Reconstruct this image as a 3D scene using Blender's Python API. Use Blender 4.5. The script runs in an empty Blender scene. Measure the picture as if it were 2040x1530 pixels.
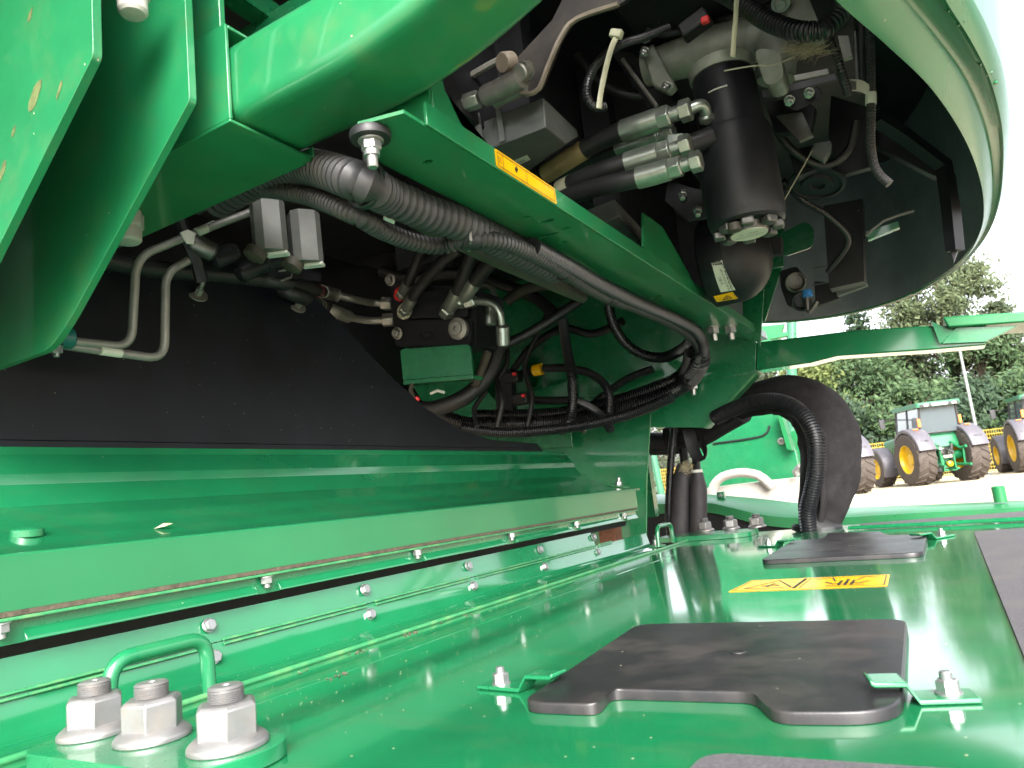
import bpy, bmesh, math, random
from mathutils import Vector as V, Matrix
from mathutils.geometry import tessellate_polygon
random.seed(7)
SC = bpy.context.scene
COL = SC.collection
# ------------------------------------------------------------------ camera
FPX, CX, CY = 1480.0, 1020.0, 765.0          # focal length and centre of the 2040 x 1530 frame
AY = V((875, 142, FPX)).normalized()         # machine's long axis seen from the camera (x right, y down, z ahead)
AX = -V((-2590, 531, FPX)); AX = (AX - AY * AX.dot(AY)).normalized()
AZ = AX.cross(AY)
cam = bpy.data.cameras.new('camera'); camo = bpy.data.objects.new('camera', cam); COL.objects.link(camo)
right = V((AX.x, AY.x, AZ.x)); down = V((AX.y, AY.y, AZ.y)); ahead = V((AX.z, AY.z, AZ.z))
camo.matrix_world = Matrix(((right.x, -down.x, -ahead.x, 0), (right.y, -down.y, -ahead.y, 0), (right.z, -down.z, -ahead.z, 0), (0, 0, 0, 1)))
cam.sensor_width = 36.0; cam.lens = 36.0 * FPX / 2040.0
cam.clip_start = 0.02; cam.clip_end = 2000
cam.dof.use_dof = True; cam.dof.focus_distance = 1.25; cam.dof.aperture_fstop = 16
SC.camera = camo
SC.render.resolution_x, SC.render.resolution_y = 1024, 768
# ------------------------------------------------------------------ light
SUN_EL, SUN_AZ = math.radians(34), math.radians(148)      # azimuth from +Y clockwise: behind the camera, to its right
w = bpy.data.worlds.new('World'); SC.world = w; w.use_nodes = True
nt = w.node_tree; bg = nt.nodes['Background']
sky = nt.nodes.new('ShaderNodeTexSky'); sky.sky_type = 'NISHITA'; sky.sun_disc = False
sky.sun_elevation = SUN_EL; sky.sun_rotation = SUN_AZ; sky.dust_density = 6; sky.air_density = 1.0; sky.ozone_density = 1.0
hsv = nt.nodes.new('ShaderNodeHueSaturation'); hsv.inputs['Saturation'].default_value = 0.26; hsv.inputs['Value'].default_value = 1.0
nt.links.new(sky.outputs[0], hsv.inputs['Color']); nt.links.new(hsv.outputs[0], bg.inputs['Color'])
bg.inputs['Strength'].default_value = 0.15
sl = bpy.data.lights.new('sun', 'SUN'); sl.energy = 0.8; sl.angle = math.radians(40); sl.color = (1, .985, .96)
so = bpy.data.objects.new('sun', sl); COL.objects.link(so)
sd = V((math.sin(SUN_AZ) * math.cos(SUN_EL), math.cos(SUN_AZ) * math.cos(SUN_EL), math.sin(SUN_EL)))
so.rotation_euler = sd.to_track_quat('Z', 'Y').to_euler()
SC.view_settings.view_transform = 'Standard'; SC.view_settings.look = 'None'
SC.view_settings.exposure = 2.45; SC.view_settings.gamma = 1; SC.view_settings.use_curve_mapping = False
SC.render.engine = 'CYCLES'
SC.cycles.max_bounces = 8; SC.cycles.diffuse_bounces = 6; SC.cycles.glossy_bounces = 4
# ------------------------------------------------------------------ measuring: a pixel's ray met with one of the machine's planes
def ray(px, py):
    d = V((px - CX, py - CY, FPX)); return V((d.dot(AX), d.dot(AY), d.dot(AZ)))
def X(px, py, v): d = ray(px, py); return d * (v / d.x)
def Y(px, py, v): d = ray(px, py); return d * (v / d.y)
def Z(px, py, v): d = ray(px, py); return d * (v / d.z)
def S(p): return p.dot(ahead) / FPX           # metres per pixel at a point
GZ = -0.97                                    # ground
DZ = -0.16                                    # top of the deck
# ------------------------------------------------------------------ materials
MATS = {}
def nodes(name):
    m = bpy.data.materials.new(name); m.use_nodes = True
    MATS[name] = m
    return m, m.node_tree, m.node_tree.nodes['Principled BSDF']
def N(nt, t, **k):
    n = nt.nodes.new('ShaderNode' + t)
    for a, b in k.items():
        if a in n.inputs: n.inputs[a].default_value = b
        else: setattr(n, a, b)
    return n
def ramp(nt, fac, p0, p1, c0=(0, 0, 0, 1), c1=(1, 1, 1, 1)):
    r = N(nt, 'ValToRGB'); e = r.color_ramp.elements
    e[0].position = p0; e[1].position = p1; e[0].color = c0; e[1].color = c1
    nt.links.new(fac, r.inputs[0]); return r.outputs[0]
def noise(nt, scale, detail=4, rough=.55, vec=None):
    if vec is None: vec = coords(nt)
    n = N(nt, 'TexNoise'); n.inputs['Scale'].default_value = scale; n.inputs['Detail'].default_value = detail; n.inputs['Roughness'].default_value = rough
    if vec: nt.links.new(vec, n.inputs['Vector'])
    return n.outputs['Fac']
def mix(nt, fac, a, b):
    m = N(nt, 'MixRGB')
    for i, v in ((0, fac), (1, a), (2, b)):
        if isinstance(v, (float, int)): m.inputs[i].default_value = v
        elif isinstance(v, tuple): m.inputs[i].default_value = v if len(v) == 4 else (*v, 1)
        else: nt.links.new(v, m.inputs[i])
    return m.outputs[0]
def coords(nt, scale=(1, 1, 1)):
    g = N(nt, 'NewGeometry'); mp = N(nt, 'Mapping'); mp.inputs['Scale'].default_value = scale
    nt.links.new(g.outputs['Position'], mp.inputs['Vector']); return mp.outputs[0]
def bump(nt, b, h, strength, dist=.002):
    n = N(nt, 'Bump'); n.inputs['Strength'].default_value = strength; n.inputs['Distance'].default_value = dist
    nt.links.new(h, n.inputs['Height']); nt.links.new(n.outputs[0], b.inputs['Normal'])
def surface(name, col, rough=.5, metal=0., var=.25, scale=30, dirt=None, dirt_amt=.0, dirt_scale=14, specks=0., bumpy=0., bscale=120, coat=0., stretch=(1, 1, 1), spec=.5, peel=0.):
    m, nt, b = nodes(name)
    c = coords(nt, stretch)
    f = noise(nt, scale, 5, .6, c)
    lo = tuple(v * (1 - var) for v in col); hi = tuple(min(1, v * (1 + var)) for v in col)
    out = mix(nt, ramp(nt, f, .3, .7), (*lo, 1), (*hi, 1))
    r = None
    if dirt_amt > 0:
        g = ramp(nt, noise(nt, dirt_scale, 8, .68, c), .52 - .12 * dirt_amt, .80)
        sc_ = N(nt, 'Math', operation='MULTIPLY'); sc_.inputs[1].default_value = min(1, dirt_amt * 1.1); nt.links.new(g, sc_.inputs[0])
        out = mix(nt, sc_.outputs[0], out, (*dirt, 1))
        r = sc_.outputs[0]
    if specks > 0:
        vo = N(nt, 'TexVoronoi'); vo.inputs['Scale'].default_value = 95; nt.links.new(coords(nt), vo.inputs['Vector'])
        d = ramp(nt, vo.outputs['Distance'], .06, .12, (1, 1, 1, 1), (0, 0, 0, 1))
        sep = N(nt, 'SeparateColor'); nt.links.new(vo.outputs['Color'], sep.inputs[0])
        th = N(nt, 'Math', operation='GREATER_THAN'); th.inputs[1].default_value = 1 - specks; nt.links.new(sep.outputs[0], th.inputs[0])
        mu = N(nt, 'Math', operation='MULTIPLY'); nt.links.new(d, mu.inputs[0]); nt.links.new(th.outputs[0], mu.inputs[1])
        out = mix(nt, mu.outputs[0], out, (.34, .31, .22, 1))
    nt.links.new(out, b.inputs['Base Color'])
    b.inputs['Metallic'].default_value = metal
    b.inputs['Specular IOR Level'].default_value = spec
    rr = N(nt, 'MapRange'); rr.inputs['To Min'].default_value = max(.02, rough * .78); rr.inputs['To Max'].default_value = min(1, rough * 1.3)
    nt.links.new(noise(nt, scale * 1.7, 6, .65, c), rr.inputs['Value'])
    if r is not None:
        ad = N(nt, 'Math', operation='MULTIPLY_ADD'); ad.inputs[1].default_value = .35; nt.links.new(r, ad.inputs[0]); nt.links.new(rr.outputs[0], ad.inputs[2]); nt.links.new(ad.outputs[0], b.inputs['Roughness'])
    else:
        nt.links.new(rr.outputs[0], b.inputs['Roughness'])
    if bumpy > 0: bump(nt, b, noise(nt, bscale, 5, .6, c), bumpy)
    elif peel > 0: bump(nt, b, noise(nt, 14, 1, .5), peel * .5, .003)
    if coat > 0:
        b.inputs['Coat Weight'].default_value = coat; b.inputs['Coat Roughness'].default_value = .06
    return m
GREEN = (.0080, .126, .048)
DUST = (.13, .12, .07)
RUST = (.17, .07, .025)
M = {}
M['green'] = surface('green_paint', GREEN, .26, var=.10, scale=9, dirt=DUST, dirt_amt=.10, specks=.03, peel=.10, coat=.5)
M['green_deck'] = surface('deck_paint', (.0075, .117, .043), .10, var=.12, scale=7, dirt=DUST, dirt_amt=.22, dirt_scale=9, specks=.10, peel=.08, stretch=(1, 1.8, 1), coat=.6)
M['green_beam'] = surface('beam_paint', (.010, .122, .046), .30, var=.08, scale=5, dirt=DUST, dirt_amt=.03, specks=.01, peel=.02, coat=.2)
M['green_gloss'] = surface('gloss_green_paint', GREEN, .12, var=.10, scale=9, dirt=DUST, dirt_amt=.06, specks=.03, peel=.08, coat=.8)
M['green_frame'] = surface('frame_paint', (.010, .142, .051), .34, var=.12, scale=10, dirt=(.22, .12, .035), dirt_amt=.13, dirt_scale=17, specks=.02, peel=.10, coat=.4)
M['green_far'] = surface('weathered_green_paint', (.011, .135, .045), .28, var=.15, scale=6, dirt=DUST, dirt_amt=.15, specks=.05)
M['hood'] = surface('hood_paint', (.010, .110, .040), .22, var=.08, scale=6, dirt=DUST, dirt_amt=.05, specks=.02, peel=.06, spec=.45)
M['edge'] = surface('worn_green_edge', (.03, .18, .07), .3, var=.2, scale=40, dirt=(.3, .2, .08), dirt_amt=.3, dirt_scale=40)
M['black'] = surface('black_sheet', (.004, .0055, .0085), .40, var=.3, scale=12, dirt=(.03, .03, .028), dirt_amt=.12, specks=.05, peel=.05, spec=.25)
M['liner'] = surface('dark_liner', (.15, .175, .20), .34, var=.25, scale=8, dirt=(.06, .06, .05), dirt_amt=.12, specks=.02)
M['machine'] = surface('black_housing', (.0075, .008, .0105), .45, var=.35, scale=14, dirt=(.04, .037, .03), dirt_amt=.2, specks=.03, spec=.32)
M['rubber'] = surface('black_rubber', (.008, .008, .009), .5, var=.3, scale=60, dirt=(.05, .045, .035), dirt_amt=.15, dirt_scale=25)
M['conduit'] = surface('black_conduit', (.009, .009, .011), .36, var=.25, scale=40, dirt=(.04, .037, .03), dirt_amt=.12, dirt_scale=25)
M['conduit_dusty'] = surface('dusty_conduit', (.018, .018, .020), .5, var=.3, scale=30, dirt=(.085, .07, .04), dirt_amt=.3, dirt_scale=22)
M['brownhose'] = surface('dusty_brown_hose', (.034, .031, .022), .62, var=.25, scale=30, dirt=(.10, .08, .045), dirt_amt=.4, dirt_scale=20)
M['cover'] = surface('black_plastic', (.013, .012, .0135), .34, var=.25, scale=14, dirt=(.085, .072, .062), dirt_amt=.45, dirt_scale=11, specks=.07, bumpy=.08, bscale=500)
M['zinc'] = surface('zinc_plate', (.36, .36, .36), .34, metal=.85, var=.15, scale=60, dirt=(.30, .24, .16), dirt_amt=.22, dirt_scale=50)
M['bignut'] = surface('dull_zinc', (.25, .245, .245), .40, metal=.7, var=.12, scale=50, dirt=(.35, .25, .17), dirt_amt=.28, dirt_scale=45)
M['steel'] = surface('grey_steel', (.24, .235, .215), .42, metal=.6, var=.15, scale=50, dirt=(.2, .17, .11), dirt_amt=.2)
M['darksteel'] = surface('dark_steel', (.10, .10, .095), .4, metal=.7, var=.3, scale=40, dirt=(.12, .10, .06), dirt_amt=.3)
M['tubesteel'] = surface('painted_tube', (.21, .205, .19), .40, metal=.35, var=.12, scale=40, dirt=(.2, .17, .11), dirt_amt=.15)
M['fitting'] = surface('plated_fitting', (.27, .30, .27), .3, metal=.75, var=.2, scale=60, dirt=(.2, .18, .10), dirt_amt=.2, dirt_scale=60)
M['cast'] = surface('cast_aluminium', (.23, .245, .21), .5, metal=.35, var=.2, scale=30, dirt=(.13, .11, .07), dirt_amt=.35, dirt_scale=20, bumpy=.2, bscale=160)
M['greybox'] = surface('grey_plastic', (.075, .082, .08), .5, var=.2, scale=20, dirt=(.12, .11, .08), dirt_amt=.3)
M['valvegrey'] = surface('valve_casing', (.12, .122, .118), .42, metal=.3, var=.15, scale=30, dirt=(.2, .14, .08), dirt_amt=.2)
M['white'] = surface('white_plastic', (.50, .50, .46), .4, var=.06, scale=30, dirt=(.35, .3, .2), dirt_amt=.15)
M['tank'] = surface('white_tank', (.50, .47, .43), .38, var=.05, scale=5, dirt=(.4, .33, .25), dirt_amt=.15)
M['tie'] = surface('pale_nylon', (.36, .36, .26), .45, var=.1, scale=30)
M['yellow'] = surface('yellow_film', (.62, .34, .003), .22, var=.04, scale=20, dirt=(.35, .22, .03), dirt_amt=.08, specks=.03)
M['print'] = surface('black_print', (.02, .018, .014), .4, var=.1)
M['paper'] = surface('label_paper', (.46, .48, .41), .45, var=.05, scale=40)
M['rust'] = surface('rusty_iron', (.13, .05, .028), .8, var=.45, scale=90, dirt=(.26, .12, .05), dirt_amt=.5, dirt_scale=60, bumpy=.5, bscale=300)
M['dirt'] = surface('dry_soil', (.06, .045, .03), .95, var=.5, scale=120, bumpy=.6, bscale=300)
M['chaff'] = surface('straw_chaff', (.30, .26, .17), .8, var=.4, scale=300)
M['brownplate'] = surface('brown_primer', (.014, .0115, .011), .55, var=.3, scale=20, dirt=(.12, .09, .06), dirt_amt=.3)
M['palebrown'] = surface('worn_plate_edge', (.15, .125, .095), .55, var=.2, scale=40)
M['chip'] = surface('worn_paint', (.085, .105, .035), .6, var=.4, scale=80)
M['tan'] = surface('scorched_tan_label', (.26, .19, .09), .5, var=.35, scale=40, dirt=(.09, .055, .02), dirt_amt=.4, dirt_scale=40)
M['palenut'] = surface('pale_nut', (.36, .35, .32), .5, metal=.2, var=.12, scale=50, dirt=(.22, .17, .11), dirt_amt=.3, dirt_scale=45)
M['teal'] = surface('teal_plastic', (.008, .10, .09), .4)
M['red'] = surface('red_plastic', (.65, .03, .03), .4)
M['blue'] = surface('blue_plastic', (.03, .16, .42), .4)
M['grit'] = surface('grit_mat', (.060, .056, .062), .85, var=.45, scale=420, dirt=(.16, .14, .11), dirt_amt=.3, dirt_scale=12, bumpy=1.0, bscale=700)
M['sleeve'] = surface('woven_sleeve', (.015, .0135, .0145), .85, var=.35, scale=26, dirt=(.07, .062, .06), dirt_amt=.22, dirt_scale=40, bumpy=.5, bscale=900, spec=.2)
M['hosewrap'] = surface('hose_wrap', (.020, .018, .021), .6, var=.25, scale=30, dirt=(.07, .065, .065), dirt_amt=.2, dirt_scale=16)
M['tyre'] = surface('dusty_tyre', (.045, .035, .029), .85, var=.25, scale=6, dirt=(.11, .085, .06), dirt_amt=.35, dirt_scale=4)
M['rimyellow'] = surface('wheel_yellow', (.50, .31, .004), .35, var=.05, scale=4)
M['fender'] = surface('grey_fender', (.075, .07, .082), .45, var=.08, scale=3)
M['darkgrey'] = surface('dark_trim', (.02, .02, .022), .5)
M['tractorgreen'] = surface('tractor_green', (.008, .12, .045), .28, var=.1, scale=3)
M['roofgreen'] = surface('cab_roof_green', (.035, .14, .08), .3, var=.1, scale=3)
M['fenceyellow'] = surface('yellow_mesh', (.30, .20, .01), .5, var=.1)
M['galv'] = surface('galvanised_pole', (.20, .22, .21), .5, metal=.2, var=.1, scale=3)
M['bark'] = surface('tree_bark', (.07, .05, .035), .9, var=.4, scale=6)
M['orange'] = surface('orange_lens', (.75, .20, .03), .3)
def glass(name, col, rough=.05):
    m, nt, b = nodes(name); b.inputs['Base Color'].default_value = (*col, 1); b.inputs['Roughness'].default_value = rough
    b.inputs['Transmission Weight'].default_value = .35; b.inputs['IOR'].default_value = 1.45; return m
M['glass'] = glass('cab_glass', (.10, .125, .14))
def leafmat(name, a, b_):
    m, nt, b = nodes(name)
    g = N(nt, 'NewGeometry')
    c = ramp(nt, g.outputs['Random Per Island'], 0, 1, (*a, 1), (*b_, 1))
    nt.links.new(c, b.inputs['Base Color']); b.inputs['Roughness'].default_value = .55; b.inputs['Specular IOR Level'].default_value = .3
    tr = N(nt, 'BsdfTranslucent'); nt.links.new(c, tr.inputs['Color'])
    ms = N(nt, 'MixShader'); ms.inputs[0].default_value = .35
    nt.links.new(b.outputs[0], ms.inputs[1]); nt.links.new(tr.outputs[0], ms.inputs[2])
    nt.links.new(ms.outputs[0], nt.nodes['Material Output'].inputs['Surface'])
    return m
M['leaf_yellow'] = leafmat('yellow_green_leaves', (.075, .11, .03), (.15, .18, .06))
M['leaf_mid'] = leafmat('mid_green_leaves', (.034, .07, .030), (.082, .13, .056))
M['leaf_dark'] = leafmat('dark_green_leaves', (.026, .052, .030), (.056, .09, .048))
M['leaf_olive'] = leafmat('olive_leaves', (.04, .058, .032), (.085, .105, .054))
M['leaf_pale'] = leafmat('pale_green_leaves', (.06, .085, .042), (.12, .145, .072))
def ground_mat():
    m, nt, b = nodes('straw_stubble')
    c = coords(nt)
    a = mix(nt, ramp(nt, noise(nt, .35, 6, .7, c), .35, .7), (.40, .34, .23, 1), (.46, .40, .29, 1))
    a = mix(nt, ramp(nt, noise(nt, 5, 6, .7, c), .5, .8), a, (.30, .23, .11, 1))
    a = mix(nt, ramp(nt, noise(nt, 40, 4, .7, c), .45, .8), a, (.48, .40, .26, 1))
    nt.links.new(a, b.inputs['Base Color']); b.inputs['Roughness'].default_value = .95
    bump(nt, b, noise(nt, 30, 6, .7, c), .6, .05); return m
M['ground'] = ground_mat()
# ------------------------------------------------------------------ mesh builder
class MB:
    def __init__(s): s.v = []; s.f = []
    def add(s, vs, fs):
        o = len(s.v); s.v += [V(v) for v in vs]; s.f += [tuple(i + o for i in f) for f in fs]; return s
    def box(s, c, size, R=None):
        hx, hy, hz = size[0] / 2, size[1] / 2, size[2] / 2
        vs = [V((x, y, z)) for x in (-hx, hx) for y in (-hy, hy) for z in (-hz, hz)]
        if R: vs = [R @ v for v in vs]
        vs = [v + V(c) for v in vs]
        return s.add(vs, [(0, 1, 3, 2), (4, 6, 7, 5), (0, 4, 5, 1), (2, 3, 7, 6), (0, 2, 6, 4), (1, 5, 7, 3)])
    def span(s, a, b):
        a, b = V(a), V(b); return s.box((a + b) / 2, [abs(x) for x in (b - a)])
    def prism(s, pts, vec, holes=()):
        """a flat outline (with holes) given thickness along vec"""
        loops = [[V(p) for p in pts]] + [[V(p) for p in h] for h in holes]
        vec = V(vec); flat = [p for l in loops for p in l]; n = len(flat)
        tris = tessellate_polygon(loops)
        fs = [tuple(t) for t in tris] + [tuple(i + n for i in reversed(t)) for t in tris]
        o = 0
        for l in loops:
            k = len(l)
            fs += [(o + i, o + (i + 1) % k, o + (i + 1) % k + n, o + i + n) for i in range(k)]
            o += k
        return s.add(flat + [p + vec for p in flat], fs)
    def rings(s, rs, closed=True, caps=True):
        k = len(rs[0]); assert all(len(r) == k for r in rs); vs = [p for r in rs for p in r]; fs = []
        for j in range(len(rs) - 1):
            for i in range(k if closed else k - 1):
                fs.append((j * k + i, j * k + (i + 1) % k, (j + 1) * k + (i + 1) % k, (j + 1) * k + i))
        if caps and closed:
            fs.append(tuple(reversed(range(k)))); fs.append(tuple((len(rs) - 1) * k + i for i in range(k)))
        return s.add(vs, fs)
    def tube(s, path, r, n=12, caps=True, flat=1.0):
        path = [V(p) for p in path]; fr = frames(path); rs = []
        for i, (p, (t, a, b)) in enumerate(zip(path, fr)):
            q = r[i] if isinstance(r, (list, tuple)) else r
            rs.append([p + (a * math.cos(2 * math.pi * k / n) + b * flat * math.sin(2 * math.pi * k / n)) * q for k in range(n)])
        return s.rings(rs, True, caps)
    def lathe(s, base, axis, prof, n=20, caps=True):
        axis = V(axis).normalized(); a = axis.orthogonal().normalized(); b = axis.cross(a); base = V(base)
        return s.rings([[base + axis * h + (a * math.cos(2 * math.pi * k / n) + b * math.sin(2 * math.pi * k / n)) * max(r, 1e-5) for k in range(n)] for r, h in prof], True, caps)
    def hexa(s, base, axis, r, h, rot=0.3): 
        axis = V(axis).normalized(); a = axis.orthogonal().normalized(); b = axis.cross(a); base = V(base)
        ring = lambda q, z: [base + axis * z + (a * math.cos(math.pi * k / 3 + rot) + b * math.sin(math.pi * k / 3 + rot)) * q for k in range(6)]
        return s.rings([ring(r, 0), ring(r, h * .88), ring(r * .86, h)])
    def quad(s, a, b, c, d): return s.add([a, b, c, d], [(0, 1, 2, 3)])
def frames(path):
    n = len(path); T = []
    for i in range(n):
        t = path[min(i + 1, n - 1)] - path[max(i - 1, 0)]
        T.append(t.normalized() if t.length > 1e-9 else V((0, 0, 1)))
    a = T[0].orthogonal().normalized(); out = []
    for t in T:
        a = (a - t * a.dot(t))
        a = a.normalized() if a.length > 1e-6 else t.orthogonal().normalized()
        out.append((t, a, t.cross(a)))
    return out
def curve(pts, step=.01, closed=False):
    """smooth path through the points, sampled about every step"""
    pts = [V(p) for p in pts]; n = len(pts); out = []
    for i in range(n if closed else n - 1):
        if closed: p0, p1, p2, p3 = pts[i - 1], pts[i], pts[(i + 1) % n], pts[(i + 2) % n]
        else: p0, p1, p2, p3 = pts[max(i - 1, 0)], pts[i], pts[i + 1], pts[min(i + 2, n - 1)]
        k = max(2, int((p2 - p1).length / step))
        for j in range(k):
            t = j / k
            out.append(.5 * ((2 * p1) + (p2 - p0) * t + (2 * p0 - 5 * p1 + 4 * p2 - p3) * t * t + (3 * p1 - p0 - 3 * p2 + p3) * t ** 3))
    if not closed: out.append(pts[-1])
    return out
def resample(path, step):
    L = [0]
    for a, b in zip(path, path[1:]): L.append(L[-1] + (b - a).length)
    n = max(2, int(L[-1] / step)); out = []; j = 0
    for i in range(n + 1):
        d = L[-1] * i / n
        while j < len(L) - 2 and L[j + 1] < d: j += 1
        seg = L[j + 1] - L[j]
        out.append(path[j].lerp(path[j + 1], (d - L[j]) / seg if seg > 0 else 0))
    return out
def corrugated(pts, r, pitch, n=14, depth=.13):
    p = resample(curve(pts, .008), pitch / 4)
    rad = [r * (1 if i % 4 in (0, 1) else 1 - depth * 1.5) for i in range(len(p))]
    return MB().tube(p, rad, n)
def fillet(pts, rad, k=6):
    """polyline with its corners rounded: bent tube"""
    pts = [V(p) for p in pts]; out = [pts[0]]
    for a, b, c in zip(pts, pts[1:], pts[2:]):
        d = min(rad, (a - b).length * .48, (c - b).length * .48)
        s_, e = b + (a - b).normalized() * d, b + (c - b).normalized() * d
        for i in range(k + 1):
            t = i / k; out.append(s_.lerp(b, t).lerp(b.lerp(e, t), t))
    return out + [pts[-1]]
def rounded(pts, rad, k=5):
    """closed outline with rounded corners; rad a number or one per corner"""
    pts = [V(p) for p in pts]; n = len(pts); out = []
    for i in range(n):
        a, b, c = pts[i - 1], pts[i], pts[(i + 1) % n]
        d = rad[i] if isinstance(rad, (list, tuple)) else rad
        d = min(d, (a - b).length * .48, (c - b).length * .48)
        if d < 1e-5: out.append(b); continue
        s_, e = b + (a - b).normalized() * d, b + (c - b).normalized() * d
        for j in range(k + 1):
            t = j / k; out.append(s_.lerp(b, t).lerp(b.lerp(e, t), t))
    return out
# ------------------------------------------------------------------ objects
ORG = {}
def finish(o, label=None, cat=None, group=None, kind=None):
    if label: o['label'] = label
    if cat: o['category'] = cat
    if group: o['group'] = group
    if kind: o['kind'] = kind
    return o
def thing(name, label, cat, base, group=None):
    o = bpy.data.objects.new(name, None); COL.objects.link(o); o.location = V(base); ORG[o.name] = V(base)
    o.empty_display_size = .02
    return finish(o, label, cat, group)
def mesh(name, mb, mat, origin=V((0, 0, 0)), smooth=35):
    me = bpy.data.meshes.new(name)
    me.from_pydata([tuple(v - origin) for v in mb.v], [], mb.f)
    assert max(max(f) for f in mb.f) < len(mb.v), name
    bm = bmesh.new(); bm.from_mesh(me); bmesh.ops.recalc_face_normals(bm, faces=bm.faces); bm.to_mesh(me); bm.free()
    me.materials.append(mat)
    if smooth:
        me.polygons.foreach_set('use_smooth', [True] * len(me.polygons)); me.set_sharp_from_angle(angle=math.radians(smooth))
    return me
def part(name, mb, mat, parent=None, bevel=0, smooth=35, **tags):
    if parent is not None: org = ORG[parent.name]
    else:
        xs, ys, zs = zip(*[(v.x, v.y, v.z) for v in mb.v]); org = V(((min(xs) + max(xs)) / 2, (min(ys) + max(ys)) / 2, min(zs)))
    o = bpy.data.objects.new(name, mesh(name, mb, mat, org, smooth)); COL.objects.link(o); ORG[o.name] = org
    if parent is not None: o.parent = parent
    else: o.location = org
    if bevel:
        b = o.modifiers.new('bevel', 'BEVEL'); b.width = bevel; b.segments = 2; b.limit_method = 'ANGLE'; b.angle_limit = math.radians(40)
    return finish(o, tags.get('label'), tags.get('cat'), tags.get('group'), tags.get('kind'))
def place(name, me, parent, pos, axis=None, spin=0, scale=1):
    """a copy of a small shared mesh (made along +Z) as a part"""
    o = bpy.data.objects.new(name, me); COL.objects.link(o)
    if parent is not None: o.parent = parent; o.location = V(pos) - ORG[parent.name]
    else: o.location = V(pos)
    q = (V(axis) if axis is not None else V((0, 0, 1))).to_track_quat('Z', 'Y').to_matrix() @ Matrix.Rotation(spin, 3, 'Z')
    o.rotation_euler = q.to_euler(); o.scale = (scale,) * 3
    ORG[o.name] = V(pos)
    return o
def text(s, size, pos, rt, up, mat, parent, name='lettering', align='CENTER'):
    cu = bpy.data.curves.new(name, 'FONT'); cu.body = s; cu.size = size; cu.align_x = align; cu.align_y = 'CENTER'; cu.resolution_u = 2
    ob = bpy.data.objects.new(name, cu); COL.objects.link(ob)
    ev = ob.evaluated_get(bpy.context.evaluated_depsgraph_get()); me = ev.to_mesh()
    tv = [v.co.copy() for v in me.vertices]; tf = [tuple(p.vertices) for p in me.polygons]
    ev.to_mesh_clear(); bpy.data.objects.remove(ob)
    rt = V(rt).normalized(); up = V(up); up = (up - rt * up.dot(rt)).normalized(); nrm = rt.cross(up)
    mb = MB(); mb.v = [V(pos) + rt * v.x + up * v.y + nrm * .0006 for v in tv]; mb.f = tf
    if mb.f: return part(name, mb, mat, parent, smooth=0)
def line(mb, a, b, w_, nrm, lift=.0008):
    a, b, nrm = V(a), V(b), V(nrm).normalized(); s_ = (b - a).normalized().cross(nrm) * w_ / 2; l = nrm * lift
    mb.quad(a + s_ + l, b + s_ + l, b - s_ + l, a - s_ + l)
# shared bolts, along +Z
def bolt_mesh(af, h, wr=None, wt=.0015, stud=0, sr=None, mat='zinc', name='bolt'):
    mb = MB()
    z = 0
    if wr: mb.lathe((0, 0, 0), (0, 0, 1), [(wr, 0), (wr, wt * .8), (wr * .95, wt)], 18); z = wt
    mb.hexa((0, 0, z), (0, 0, 1), af / 2 / .866, h)
    if stud: mb.lathe((0, 0, z + h * .9), (0, 0, 1), [(sr, 0), (sr, stud * .85), (sr * .8, stud)], 12)
    return mesh(name, mb, M[mat])
B8 = bolt_mesh(.013, .0055, .0085)
B8N = bolt_mesh(.013, .008, .0085, stud=.006, sr=.004)
B10N = bolt_mesh(.017, .010, .0125, .002, stud=.012, sr=.005)
B6 = bolt_mesh(.010, .005, .007)
B6G = bolt_mesh(.010, .005, .007, mat='hood')
BDARK = bolt_mesh(.016, .008, .012, mat='darksteel')
# ================================================================== SETTING
part('ground', MB().quad((-900, -900, GZ), (900, -900, GZ), (900, 1500, GZ), (-900, 1500, GZ)), M['ground'], kind='structure')
# ================================================================== DECK
LX = -.69                                     # the raised lip's line
t = thing('deck_panel', 'large glossy green deck sheet with a raised lip, holding the black hatch covers', 'deck', (0, 1.2, DZ - .03))
yb = 2.30
part('sheet', MB().span((LX - .005, -.1, DZ - .004), (.46, yb, DZ)), M['green_deck'], t)
part('front_strip', MB().span((-.42, -.1, DZ + .0005), (.46, .452, DZ + .0065)), M['green_deck'], t, bevel=.003)
part('lip', MB().tube([(LX - .004, .30, DZ + .0025), (LX - .004, 2.17, DZ + .0025)], .0032, 12), M['edge'], t)
bx = Z(694, 1337, DZ).x
part('seam_bead', MB().tube([(bx, .45, DZ - .0012), (bx, 1.75, DZ - .0012)], .0022, 8), M['green_deck'], t)
part('side_skirt', MB().span((LX - .004, -.09, DZ - .4), (.46, -.08, DZ - .005)), M['green'], t)
part('under_frame', MB().span((LX - .002, .3, DZ - .25), (LX + .05, 2.25, DZ - .03)), M['green'], t)
def slab(pts, z0, z1): return MB().prism([(p.x, p.y, z0) for p in pts], (0, 0, z1 - z0))
rm = [Z(1938, 1062, DZ), Z(2044, 1300, DZ)]
part('anti_slip_mat', slab(rounded([V((.012, 1.80, 0)), V((.022, .55, 0)), V((.42, .55, 0)), V((.42, 1.80, 0))], .012), DZ + .0004, DZ + .003), M['grit'], label='grey gritty mat stuck along the far right edge of the deck', cat='mat')
q = [Z(1395, 1530, DZ + .008), Z(1430, 1488, DZ + .008), Z(2060, 1530, DZ + .008)]
part('anti_slip_mat', slab(rounded([V((-.150, .437, 0)), V((.40, .437, 0)), V((.40, .20, 0)), V((-.155, .20, 0))], .018), DZ + .0068, DZ + .0095), M['grit'], label='grey gritty mat at the near edge of the deck before the large hatch cover', cat='mat')
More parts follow.
